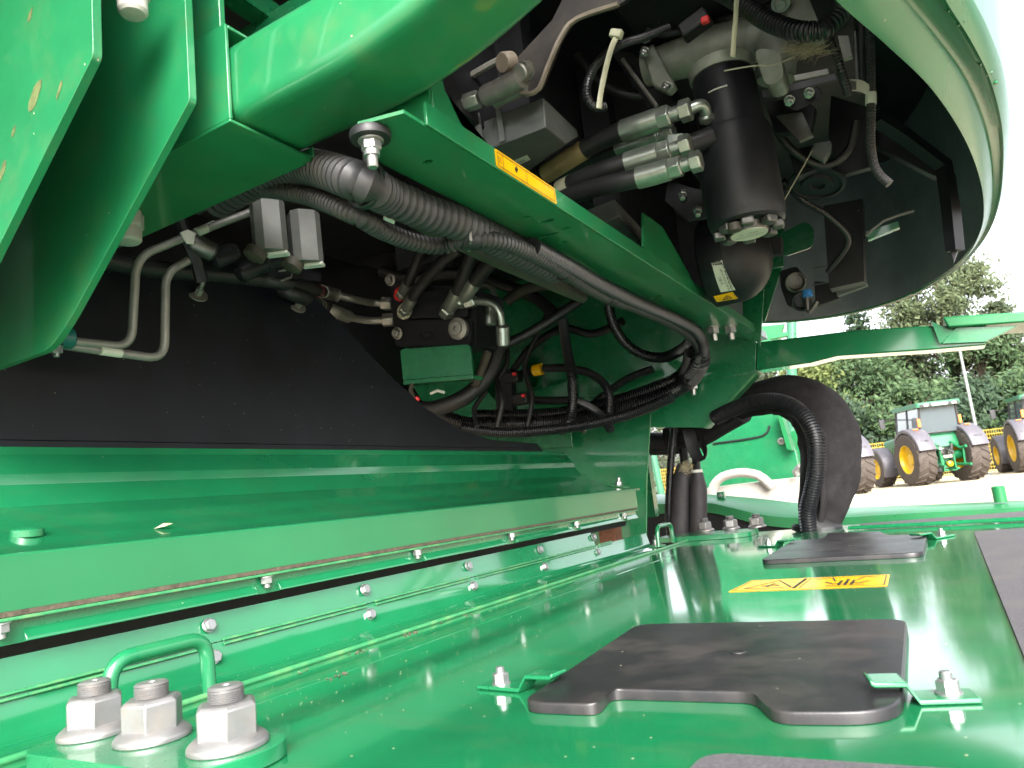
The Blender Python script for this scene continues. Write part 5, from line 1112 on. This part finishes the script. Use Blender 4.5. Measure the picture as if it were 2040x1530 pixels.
part('straw_wisp', nst, M['chaff'], label='bit of straw caught on the left upright wrapped hose', cat='straw', kind='stuff', smooth=0)
lp = curve([Y(1372, 856, 2.36), Y(1380, 890, 2.35), Y(1390, 912, 2.34), Y(1403, 912, 2.34), Y(1405, 898, 2.35), Y(1398, 882, 2.38)], .008)
mbs = MB(); mbs.rings([[p_ + V((-.012, -.006, 0)) for p_ in lp], [p_ + V((.012, .006, 0)) for p_ in lp], [p_ + V((.012, .010, 0)) for p_ in lp], [p_ + V((-.012, -.002, 0)) for p_ in lp]])
mbs = MB().tube(lp, .022, 8, flat=.18)
part('strap', mbs, M['rubber'], label='black rubber strap looped under the hose bundle behind the bracket', cat='strap')
part('rusty_block', MB().prism([Y(1190, 1052, 2.1), Y(1226, 1048, 2.1), Y(1228, 1085, 2.1), Y(1196, 1090, 2.1)], (0, .05, 0)), M['rust'], label='small rusty iron block at the end of the bolted rail', cat='block', bevel=.004)
sn2 = Z(1258, 1088, DZ)
sn2 = V((LX - .055, 2.02, DZ))
stn = thing('stud_nut', 'zinc nut and stud on a washer plate at the end of the trough', 'nut', sn2)
part('washer_plate', MB().lathe(sn2 + V((0, 0, .0005)), (0, 0, 1), [(.024, 0), (.024, .003)], 20), M['edge'], stn)
place('nut', bolt_mesh(.019, .014, .015, .003, stud=.014, sr=.006), stn, sn2 + V((0, 0, .0038)), (0, 0, 1), .3)
# ================================================================== RAIL, WHITE TANK AND GREEN SIDE OF THE MACHINE BEYOND
RZ = -.150
front = [(1270, 1008), (1400, 1004), (1450, 1012), (1520, 1028), (1590, 1034), (1680, 1033), (1800, 1026), (2060, 1012)]
backp = [(1270, 985), (1400, 985), (1450, 988), (1520, 994), (1590, 1002), (1680, 1010), (1800, 1007), (2060, 996)]
fz_ = [Y(a, b, 3.0) for a, b in front]; bz_ = [Y(a, b, 3.25) for a, b in backp]
fz_, bz_ = dense(fz_), dense(bz_)
rr_ = MB(); rr_.rings([[b for b in bz_], [f.lerp(b, .12) + V((0, 0, .012)) for f, b in zip(fz_, bz_)], [f + V((0, 0, .004)) for f in fz_], [f - V((0, 0, .035)) for f in fz_], [b - V((0, 0, .05)) for b in bz_]], closed=False, caps=False)
tr_ = thing('trough_rail', 'long glossy green rounded rail beyond the deck', 'rail', Y(1700, 1040, 3.0))
part('rail', rr_, M['green_far'], tr_, smooth=60)
part('trough_wall', MB().prism([f + V((0, .03, -.02)) for f in fz_] + [V((fz_[-1].x, 3.03, -.5)), V((fz_[0].x, 3.03, -.5))], (0, .02, 0)), M['machine'], label='dark back wall of the trough under the far rail', cat='wall')
pp = Y(1994, 1000, 3.1); part('peg', MB().lathe(pp, (0, 0, 1), [(.021, 0), (.021, .052), (.018, .055)], 18), M['green_far'], label='short green peg standing on the far rail at the right', cat='peg')
bb = Y(1437, 990, 3.12)
bt = thing('rail_bracket', 'tiny green bracket with a pale bolt on the far rail', 'bracket', bb)
part('block', MB().box(bb + V((0, 0, .004)), (.03, .02, .034)), M['green'], bt, bevel=.002)
place('bolt', B8, bt, bb + V((0, -.0105, .006)), (0, -1, 0))
part('dark_trough', MB().span((-3.0, 2.36, -.5), (1.5, 3.2, -.30)), M['machine'], label='dark trough floor between the deck and the far rail', cat='trough')
hm = thing('header_machine', 'green machine side with a white tank, seen past the hoses beyond the rail', 'machine', (-.9, 4.4, GZ))
part('side_panel', MB().prism([Y(1380, 1050, 4.4), Y(1380, 820, 4.4), Y(1520, 770, 4.4), Y(1556, 830, 4.4), Y(1586, 900, 4.4), Y(1605, 990, 4.4), Y(1605, 1050, 4.4)], (0, .05, 0)), M['green'], hm, bevel=.005)
part('flange', MB().prism([Y(1548, 825, 4.32), Y(1556, 822, 4.32), Y(1578, 898, 4.32), Y(1568, 896, 4.32)], (0, .1, 0)), M['green_far'], hm, bevel=.003)
part('pressed_line', MB().tube(curve([Y(1420, 884, 4.395), Y(1480, 876, 4.395), Y(1520, 868, 4.395), Y(1531, 856, 4.395), Y(1532, 848, 4.395)], .03), .006, 6), M['machine'], hm)
part('bolt_boss', MB().lathe(Y(1557, 879, 4.4), (0, -1, 0), [(.02, 0), (.02, .012), (.012, .016), (.01, .006), (.001, .006)], 16), M['steel'], hm)
part('lower_body', MB().span((-1.6, 4.46, GZ), (-.85, 5.4, -.1)), M['machine'], hm)
part('frame_post', MB().prism([Y(1570, 1000, 4.7), Y(1575, 860, 4.7), Y(1600, 850, 4.7), Y(1605, 1000, 4.7)], (0, .08, 0)), M['green_far'], hm, bevel=.004)
tk = thing('white_tank', 'white tank with an arched handle lying beyond the far rail', 'tank', Y(1500, 1000, 4.0))
part('body', MB().prism([Y(1400, 1002, 3.8), Y(1408, 972, 3.8), Y(1530, 958, 3.8), Y(1600, 950, 3.8), Y(1690, 1000, 3.8), Y(1690, 1060, 3.8), Y(1400, 1060, 3.8)], (0, .5, .0)), M['tank'], tk, bevel=.02)
ar = [Y(a, b, 3.78) for a, b in ((1418, 990), (1422, 968), (1440, 950), (1475, 942), (1510, 947), (1530, 962), (1540, 972))]
part('handle', MB().tube(curve(ar, .02), 9 * S(ar[3]), 14), M['tank'], tk, smooth=60)
part('cap_ring', MB().tube([Y(1590, 948, 3.75), Y(1586, 940, 3.75), Y(1592, 932, 3.75), Y(1600, 935, 3.75)], .02, 10), M['steel'], tk)
# ladder and a light pole-like post further off
ld = thing('ladder', 'pale green steel ladder seen through the gap beside the end plate', 'ladder', Y(1310, 1000, 6.0))
part('stile', MB().tube([Y(1298, 890, 6.0), Y(1322, 1005, 6.0)], .03, 8), M['roofgreen'], ld)
part('stile', MB().tube([Y(1270, 890, 6.3), Y(1290, 1005, 6.3)], .03, 8), M['roofgreen'], ld)
for k_ in range(6):
    y_ = 895 + k_ * 20; part('rung', MB().tube([Y(1276 + k_ * 4, y_, 6.3), Y(1299 + k_ * 4.2, y_, 6.0)], .022, 8), M['roofgreen'], ld)
gp = thing('green_post', 'pale green steel post standing beyond the arm', 'post', Y(1578, 780, 5.0))
part('post', MB().tube([Y(1578, 1000, 5.0), Y(1577, 640, 5.0)], .032, 12), M['roofgreen'], gp)
part('cross_piece', MB().box(Y(1560, 668, 5.0), (.16, .05, .03)), M['green_far'], gp, bevel=.004)
part('upright_panel', MB().prism([Y(1515, 650, 5.1), Y(1562, 645, 5.1), Y(1550, 690, 5.1), Y(1515, 690, 5.1)], (0, .04, 0)), M['green_far'], gp)
# ================================================================== TRACTORS
def wheel_parts(t, c, R, Wd, rimr, nlug, side):
    """tyre with angled lugs and a yellow rim; axis along local x"""
    mb = MB(); prof = [(rimr, -Wd * .46), (R * .80, -Wd * .5), (R * .93, -Wd * .47), (R * .96, -Wd * .3), (R * .965, 0), (R * .96, Wd * .3), (R * .93, Wd * .47), (R * .80, Wd * .5), (rimr, Wd * .46)]
    mb.lathe(c, (1, 0, 0), prof, 40, False)
    ty = part('tyre', mb, M['tyre'], t, smooth=45)
    lg = MB()
    for k_ in range(nlug):
        for s_ in (-1, 1):
            a0 = 2 * math.pi * (k_ + (.5 if s_ > 0 else 0)) / nlug
            pts = []
            for (u, da) in ((0.02, 0), (.25, .10), (.47, .22)):
                for dr, dw in ((R * .955, -.05), (R * 1.0, -.035), (R * 1.0, .035), (R * .955, .05)):
                    aa = a0 + s_ * 0 + da + dw * .9 * (2.0 / R) * .5
                    rr2 = dr * (1 if u < .4 else .975)
                    pts.append(V((s_ * u * Wd, math.cos(aa) * rr2, math.sin(aa) * rr2)) + V(c))
            lg.rings([pts[0:4], pts[4:8], pts[8:12]])
    part('tread_lugs', lg, M['tyre'], t, smooth=0)
    rm_ = MB()
    rm_.lathe(c, (side, 0, 0), [(rimr * 1.02, Wd * .40), (rimr * 1.05, Wd * .47), (rimr, Wd * .46), (rimr * .94, Wd * .28), (rimr * .75, Wd * .2), (rimr * .45, Wd * .16), (rimr * .42, Wd * .26), (rimr * .2, Wd * .28), (.001, Wd * .28)], 32, False)
    rm_.lathe(c, (-side, 0, 0), [(rimr * 1.02, Wd * .40), (rimr * 1.0, Wd * .46), (rimr * .9, Wd * .1), (.001, Wd * .05)], 32, False)
    part('rim', rm_, M['rimyellow'], t, smooth=45)
def fender(t, c, R, Wd, a0, a1, label=None):
    mb = MB(); n1 = 14; rows = []
    for i in range(n1 + 1):
        a = a0 + (a1 - a0) * i / n1; y, z = math.cos(a), math.sin(a)
        ring = []
        for (dx, dr) in ((-Wd / 2, -.10), (-Wd / 2, 0), (-Wd / 2 + .04, .03), (Wd / 2 - .04, .03), (Wd / 2, 0), (Wd / 2, -.10), (Wd / 2 - .02, -.02), (-Wd / 2 + .02, -.02)):
            ring.append(V(c) + V((dx, y * (R + dr), z * (R + dr))))
        rows.append(ring)
    mb.rings(rows)
    return part('fender', mb, M['fender'], t, smooth=50)
def tractor(label, base, heading):
    t = thing('tractor', label, 'tractor', (0, 0, 0), 'green tractors parked on the stubble')
    R, Rf = .98, .74
    for s_ in (-1, 1):
        wheel_parts(t, (s_ * .93, 0, R), R, .68, .50, 20, s_)
        wheel_parts(t, (s_ * .93, 2.85, Rf), Rf, .54, .38, 18, s_)
        fender(t, (s_ * .93, 0, R), R + .10, .60, math.radians(40), math.radians(166))
        f = fender(t, (s_ * .93, 2.85, Rf), Rf + .07, .52, math.radians(20), math.radians(205))
        a = math.radians(148)
        text('T 380' if s_ < 0 else 'GM 37', .11, V((s_ * .93, math.cos(a) * (R + .14), R + math.sin(a) * (R + .14))), (1, 0, 0), (0, math.cos(a - math.pi / 2), math.sin(a - math.pi / 2)), M['print'], t, 'fender_lettering')
        a = math.radians(112)
        part('indicator', MB().box((s_ * .93, math.cos(a) * (R + .15), R + math.sin(a) * (R + .15)), (.18, .10, .04)), M['orange'], t, bevel=.01)
    part('axle', MB().tube([(-.8, 0, .98), (.8, 0, .98)], .16, 16), M['tractorgreen'], t)
    part('gearbox', MB().span((-.34, -.25, .55), (.34, 2.6, 1.25)), M['tractorgreen'], t, bevel=.04)
    part('front_axle', MB().tube([(-.8, 2.85, .74), (.8, 2.85, .74)], .11, 12), M['tractorgreen'], t)
    part('bonnet', MB().prism(rounded([V((-.38, 1.35, 1.2)), V((.38, 1.35, 1.2)), V((.36, 1.35, 1.95)), V((-.36, 1.35, 1.95))], .1), (0, 2.2, -.12)), M['tractorgreen'], t, bevel=.03)
    part('rear_body', MB().prism([V((-.62, -.30, 1.30)), V((.62, -.30, 1.30)), V((.70, -.10, 1.88)), V((-.70, -.10, 1.88))], (0, 1.3, 0)), M['tractorgreen'], t, bevel=.05)
    part('cab_floor', MB().span((-.70, -.1, 1.5), (.70, 1.35, 1.85)), M['darkgrey'], t, bevel=.03)
    cabv = [(-.72, -.28, 1.86), (.72, -.28, 1.86), (.80, 1.40, 1.7), (-.80, 1.40, 1.7), (-.66, -.42, 2.80), (.66, -.42, 2.80), (.72, 1.25, 2.80), (-.72, 1.25, 2.80)]
    cv = [V(v) for v in cabv]
    g = MB()
    part('rear_window', MB().quad(cv[0] + V((.05, 0, .03)), cv[1] + V((-.05, 0, .03)), cv[5] + V((-.05, 0, 0)), cv[4] + V((.05, 0, 0))), M['glass'], t, smooth=0)
    for a, b in ((1, 2), (3, 0), (2, 3)):
        part('side_window' if a != 2 else 'windscreen', MB().quad(cv[a], cv[b], cv[b + 4], cv[a + 4]), M['glass'], t, smooth=0)
    for a in range(4): part('pillar', MB().tube([cv[a], cv[a + 4]], .045, 8), M['darkgrey'], t)
    part('door_post', MB().tube([(-.78, .55, 1.78), (-.70, .45, 2.80)], .03, 8), M['darkgrey'], t); part('door_post', MB().tube([(.78, .55, 1.78), (.70, .45, 2.80)], .03, 8), M['darkgrey'], t)
    part('window_sill', MB().tube([cv[0], cv[1]], .035, 8), M['darkgrey'], t)
    part('seat', MB().box((0, .4, 2.1), (.5, .2, .7)).box((0, .6, 1.9), (.5, .5, .15)), M['darkgrey'], t, bevel=.04)
    part('cab_roof', MB().prism(rounded([V((-.80, -.60, 2.80)), V((.80, -.60, 2.80)), V((.82, 1.45, 2.80)), V((-.82, 1.45, 2.80))], .15), (0, 0, .17)), M['roofgreen'], t, bevel=.05)
    part('light_bar', MB().span((-.70, -.635, 2.80), (.70, -.605, 2.90)), M['darkgrey'], t)
    part('number_panel', MB().span((-.28, -.65, 2.81), (.28, -.637, 2.90)), M['white'], t)
    for s_ in (-1, 1):
        part('work_light', MB().box((s_ * .50, -.65, 2.85), (.16, .04, .08)), M['white'], t, bevel=.01)
        part('mirror_arm', MB().tube([(s_ * .75, 1.3, 2.55), (s_ * 1.35, 1.15, 2.55)], .025, 6), M['darkgrey'], t)
        part('mirror', MB().box((s_ * 1.38, 1.12, 2.42), (.20, .07, .38)), M['darkgrey'], t, bevel=.02)
        part('tail_light', MB().box((s_ * .74, -.38, 2.25), (.10, .08, .30)), M['orange'], t, bevel=.015)
        part('lift_arm', MB().tube([(s_ * .30, -.25, 1.45), (s_ * .38, -.72, 1.20), (s_ * .45, -.95, 1.25)], .055, 8), M['tractorgreen'], t)
        part('lower_link', MB().tube([(s_ * .28, -.2, .65), (s_ * .45, -1.05, .60)], .05, 8), M['tractorgreen'], t)
        part('lift_rod', MB().tube([(s_ * .42, -.8, 1.2), (s_ * .40, -.75, .62)], .035, 8), M['tractorgreen'], t)
        part('lift_cylinder', MB().tube([(s_ * .20, -.36, .75), (s_ * .24, -.42, 1.4)], .05, 10), M['darksteel'], t)
    part('top_link', MB().tube([(0, -.35, 1.25), (0.03, -.85, 1.05)], .04, 8), M['darksteel'], t)
    part('drawbar', MB().box((0, -.65, .50), (.12, .7, .06)), M['tractorgreen'], t)
    part('hitch_frame', MB().span((-.24, -.50, .42), (.24, -.36, .50)).span((-.24, -.50, .50), (-.18, -.36, 1.0)).span((.18, -.50, .5), (.24, -.36, 1.0)), M['tractorgreen'], t, bevel=.01)
    part('hydraulic_couplings', MB().box((-.12, -.36, 1.15), (.18, .10, .25)).box((.12, -.36, 1.12), (.16, .10, .20)), M['steel'], t, bevel=.02)
    part('yellow_guard', MB().lathe((0.05, -.36, .68), (0, -1, 0), [(.10, 0), (.10, .12), (.07, .14)], 14), M['rimyellow'], t)
    part('number_plate', MB().box((-.02, -.52, .95), (.30, .015, .10)), M['tie'], t)
    for i in range(7):
        x = -.2 + i * .065; part('hose', MB().tube(curve([V((x, -.30, 1.30)), V((x + .03, -.48, 1.15)), V((x - .02, -.42, .85))], .05), .016, 6), M['darkgrey'], t)
    part('exhaust', MB().tube([(.78, 1.55, 1.5), (.78, 1.55, 2.7), (.78, 1.50, 2.95)], .075, 12), M['fender'], t)
    part('ladder_steps', MB().box((-.95, 1.2, .75), (.3, .4, .05)).box((-.95, 1.2, 1.1), (.3, .4, .05)), M['darkgrey'], t, bevel=.01)
    t.location = base; t.rotation_euler = (0, 0, heading)
    return t
def copy_tree(o, label, base, heading):
    c = o.copy(); COL.objects.link(c); c['label'] = label; c.location = base; c.rotation_euler = (0, 0, heading)
    for ch_ in list(o.children):
        k_ = ch_.copy(); COL.objects.link(k_); k_.parent = c
    return c
HD = math.radians(28)
pT = Z(1885, 962, GZ)
pT = V((pT.x, pT.y, GZ))
tr1 = tractor('green tractor seen from behind in full, with grey fenders and yellow rims', pT, HD)
# second: its rear wheel shows beside the wrapped hose; third: its front wheel at the picture's edge
def base_for(local, px, py):
    g = Z(px, py, GZ); R_ = Matrix.Rotation(HD, 3, 'Z') @ V(local); return V((g.x - R_.x, g.y - R_.y, GZ))
copy_tree(tr1, 'green tractor mostly hidden behind the wrapped hose, its rear wheel and fender showing', base_for((.93, 0, 0), 1712, 984), HD)
HD = math.radians(10)
copy_tree(tr1, 'green tractor cut off by the picture edge, only its wheels, mirror and cab corner showing', base_for((-.93, 2.85, 0), 2006, 941), HD)
# ================================================================== FENCE, POLE, TREES
def fence(x0, x1, y0, y1):
    t = thing('mesh_fence', 'yellow wire mesh fence along the far side of the stubble field', 'fence', ((x0 + x1) / 2, y0, GZ))
    H = 2.0; n1 = int((x1 - x0) / 2.5)
    P_ = lambda u, z: V((x0 + (x1 - x0) * u, y0 + (y1 - y0) * u, GZ + z))
    for i in range(n1):
        mb = MB(); u0, u1 = i / n1, (i + 1) / n1
        for k_ in range(11):
            z = .05 + k_ * (H - .1) / 10; mb.tube([P_(u0 + .002, z), P_(u1 - .002, z)], .022, 4, False)
        for k_ in range(26):
            u = u0 + (u1 - u0) * (k_ + .5) / 26; mb.tube([P_(u, .03), P_(u, H)], .014, 4, False)
        part('mesh_panel', mb, M['fenceyellow'], t, smooth=0)
        part('fence_post', MB().tube([P_(u0, 0), P_(u0, H + .05)], .04, 6), M['roofgreen'], t)
f0, f1 = Z(1640, 944, GZ), Z(2060, 896, GZ)
fence(-14, 14, 40, 43)
pb_ = Y(1944, 850, 37.0); ptop = Y(1902, 668, 37.0)
lp_ = thing('street_pole', 'slim grey galvanised pole rising behind the tractor in front of the trees', 'pole', (pb_.x, pb_.y, GZ))
part('shaft', MB().tube([V((pb_.x, pb_.y, GZ)), V((pb_.x, pb_.y, ptop.z * .5)), V((pb_.x, pb_.y, ptop.z))], [.075, .06, .045], 12), M['galv'], lp_)
part('base_plate', MB().box((pb_.x, pb_.y, GZ + .03), (.4, .4, .06)), M['galv'], lp_)
def tree(label, x, y, height, width, kind, leaf, n_leaf=7000, seed=1, group='trees behind the fence'):
    rnd = random.Random(seed); base = V((x, y, GZ)); t = thing('tree' if kind != 'conifer' else 'conifer_tree', label, 'tree', base, group)
    tr = MB(); lean = V((rnd.uniform(-.03, .03), rnd.uniform(-.03, .03), 1))
    tr.tube([base + lean * (height * u) for u in (0, .25, .5, .75, .93)], [height * .022 * (1 - u * .9) + .03 for u in (0, .25, .5, .75, .95)], 8)
    clumps = []
    if kind == 'conifer':
        nl = 26
        for i in range(nl):
            u = .10 + .88 * i / nl; r_ = width * .5 * (1 - u) ** .8 + .15
            for j in range(max(3, int(9 * (1 - u) + 3))):
                a = rnd.uniform(0, 6.283); q = r_ * rnd.uniform(.55, 1.08)
                p1_ = base + lean * (height * u) + V((math.cos(a) * q, math.sin(a) * q, -q * .22 + rnd.uniform(-.2, .2)))
                tr.tube([base + lean * (height * u), p1_], [.05, .015], 4, False)
                clumps.append((base + lean * (height * u) * 1.0 + (p1_ - base - lean * height * u) * .72, q * .42 + .18, .35))
    else:
        for i in range(70):
            u = rnd.uniform(.0, 1); a = rnd.uniform(0, 6.283)
            ph = rnd.uniform(.10, .98) ; prof_ = math.sin(min(1, (ph * .9 + .12)) * math.pi) ** .55
            if kind == 'poplar': prof_ = math.sin(min(1, ph * .85 + .14) * math.pi) ** .8
            q = width * .5 * prof_ * math.sqrt(rnd.uniform(.15, 1.1))
            c = base + V((math.cos(a) * q, math.sin(a) * q, height * ph))
            clumps.append((c, width * rnd.uniform(.09, .17), .8))
            if i % 2 == 0: tr.tube([base + lean * height * min(ph * .75, .8), c], [.07, .02], 4, False)
    part('trunk', tr, M['bark'], t)
    lf = MB(); per = n_leaf // len(clumps); vs = []; fs = []
    for c, r_, fl_2 in clumps:
        for j in range(per):
            d = V((rnd.gauss(0, 1), rnd.gauss(0, 1), rnd.gauss(0, 1) * fl_2)) * r_ * .62; p_ = c + d
            s_ = rnd.uniform(.10, .22); a = V((rnd.gauss(0, 1), rnd.gauss(0, 1), rnd.gauss(0, 1))).normalized(); b = a.orthogonal().normalized() * s_ * .5; a = a * s_
            o = len(vs); vs += [p_ - a, p_ + b, p_ + a, p_ - b]; fs.append((o, o + 1, o + 2, o + 3))
    lf.v = vs; lf.f = fs
    part('crown', lf, M[leaf], t, smooth=0)
def tree_px(label, px, top, wpx, y, kind, leaf, n, seed):
    g = Y(px, 905, y); tp_ = Y(px, top, y); tree(label, g.x, y, tp_.z - GZ, wpx * S(g), kind, leaf, n, seed)
tree_px('yellow-green leafy tree low behind the wrapped hose', 1640, 715, 190, 52, 'broad', 'leaf_yellow', 9000, 1)
tree_px('dark green leafy tree between the yellow-green one and the conifers', 1735, 690, 210, 54, 'broad', 'leaf_mid', 10000, 2)
tree_px('dark conifer whose tip stands above the green arm', 1762, 600, 200, 60, 'conifer', 'leaf_dark', 11000, 3)
tree_px('olive brownish conifer right of the dark conifer', 1850, 640, 190, 57, 'conifer', 'leaf_olive', 10000, 4)
tree_px('tallest pale green tree beside the hood rim', 1932, 420, 220, 58, 'poplar', 'leaf_pale', 26000, 5)
tree_px('broad tree behind the pole at the right', 1985, 640, 190, 55, 'broad', 'leaf_mid', 10000, 6)
tree_px('tree at the right picture edge above the cut-off tractor', 2052, 575, 220, 56, 'conifer', 'leaf_olive', 11000, 7)
tree_px('dark bush under the conifers left of the tractor', 1690, 810, 160, 48, 'broad', 'leaf_dark', 7000, 8)
tree_px('rounded dark bush right behind the tractor cab', 1830, 770, 170, 49, 'broad', 'leaf_mid', 8000, 9)
tree_px('dark bush between the pole and the cut-off tractor', 1965, 760, 150, 48, 'broad', 'leaf_dark', 8000, 10)
tree_px('leafy bush at the right edge behind the yellow fence', 2060, 740, 170, 49, 'broad', 'leaf_mid', 7000, 11)
tree_px('leafy tree seen in the gap above the wrapped hose', 1560, 700, 190, 56, 'broad', 'leaf_olive', 7000, 12)
tree_px('leafy tree far behind the machine, beyond the ladder', 1330, 830, 260, 60, 'broad', 'leaf_olive', 6000, 13)
tree_px('leafy tree standing off to the far right of the field', 2180, 620, 220, 56, 'broad', 'leaf_mid', 6000, 14)
# straw lying about on the stubble
st_ = MB(); rnd = random.Random(21)
for i in range(5000):
    x = rnd.uniform(-7, 7); y = rnd.uniform(8, 40); a = rnd.uniform(0, 3.14); l = rnd.uniform(.05, .16); h = rnd.uniform(0, .07)
    p_ = V((x, y, GZ + .003)); d = V((math.cos(a) * l, math.sin(a) * l, h)); s_ = V((-math.sin(a), math.cos(a), 0)) * .006
    st_.add([p_ - s_, p_ + s_, p_ + d + s_, p_ + d - s_], [(0, 1, 2, 3)])
part('stubble', st_, M['chaff'], label='dry straw stubble on the field', cat='straw', kind='stuff', smooth=0)
# ================================================================== DUST, CHAFF AND SOIL on the machine
ch_ = MB(); rnd = random.Random(4)
def flake(mb, p_, s_, up=V((0, 0, 1))):
    a = rnd.uniform(0, 6.28); d = V((math.cos(a), math.sin(a), rnd.uniform(-.2, .2))) * s_; e = V((-math.sin(a), math.cos(a), rnd.uniform(-.2, .2))) * s_ * rnd.uniform(.25, .7)
    q = p_ + V((0, 0, s_ * .25)); mb.add([q - d, q + e, q + d, q - e, q + V((0, 0, s_ * .3))], [(0, 1, 4), (1, 2, 4), (2, 3, 4), (3, 0, 4)])
for i in range(420):
    y = rnd.uniform(.42, 2.2); x = LX + abs(rnd.gauss(0, .14)) + .004
    flake(ch_, V((x, y, DZ + .0004)), rnd.uniform(.0005, .0012))
for i in range(260): flake(ch_, V((rnd.uniform(-.66, .0), rnd.uniform(.47, 2.2), DZ + .0004)), rnd.uniform(.0004, .0010))
for i in range(120): flake(ch_, V((rnd.uniform(-.765, LX - .02), rnd.uniform(.4, 2.0), DZ - .0005)), rnd.uniform(.0006, .0016))
part('chaff_specks', ch_, M['chaff'], label='pale chaff specks scattered over the green deck', cat='chaff', kind='stuff', smooth=0)
so_ = MB()
for px, py, k_ in ((677, 1345, 14), (720, 1298, 8), (820, 1262, 26), (880, 1240, 8), (725, 1298, 6), (935, 1225, 8), (790, 1268, 16), (600, 1340, 5)):
    c = Z(px, py, DZ)
    for j in range(k_): flake(so_, c + V((rnd.gauss(0, .004), rnd.gauss(0, .010), 0)), rnd.uniform(.0012, .0035))
part('soil_crumbs', so_, M['dirt'], label='brown soil crumbs lying along the raised lip of the deck', cat='soil', kind='stuff', smooth=0)
for i, (px, py, mat, lab) in enumerate(((95, 1058, 'edge', 'pale green stub on the sloping top of the cover beam at the left'),)):
    c = X(55, 1061, -.86); c = V((-.86, c.y, top_z(-.86)))
    part('weld_stub', MB().lathe(c - V((0, 0, .001)), (.1, 0, 1), [(.016, 0), (.016, .007), (.012, .009)], 18), M['green'], label=lab, cat='stub')
lf_ = MB(); c = X(326, 1052, -.83); c = V((-.83, c.y, top_z(-.83) + .001))
flake(lf_, c, .011); part('dry_leaf', lf_, M['chaff'], label='dry pale leaf scrap on the sloping top of the cover beam', cat='leaf', smooth=0)
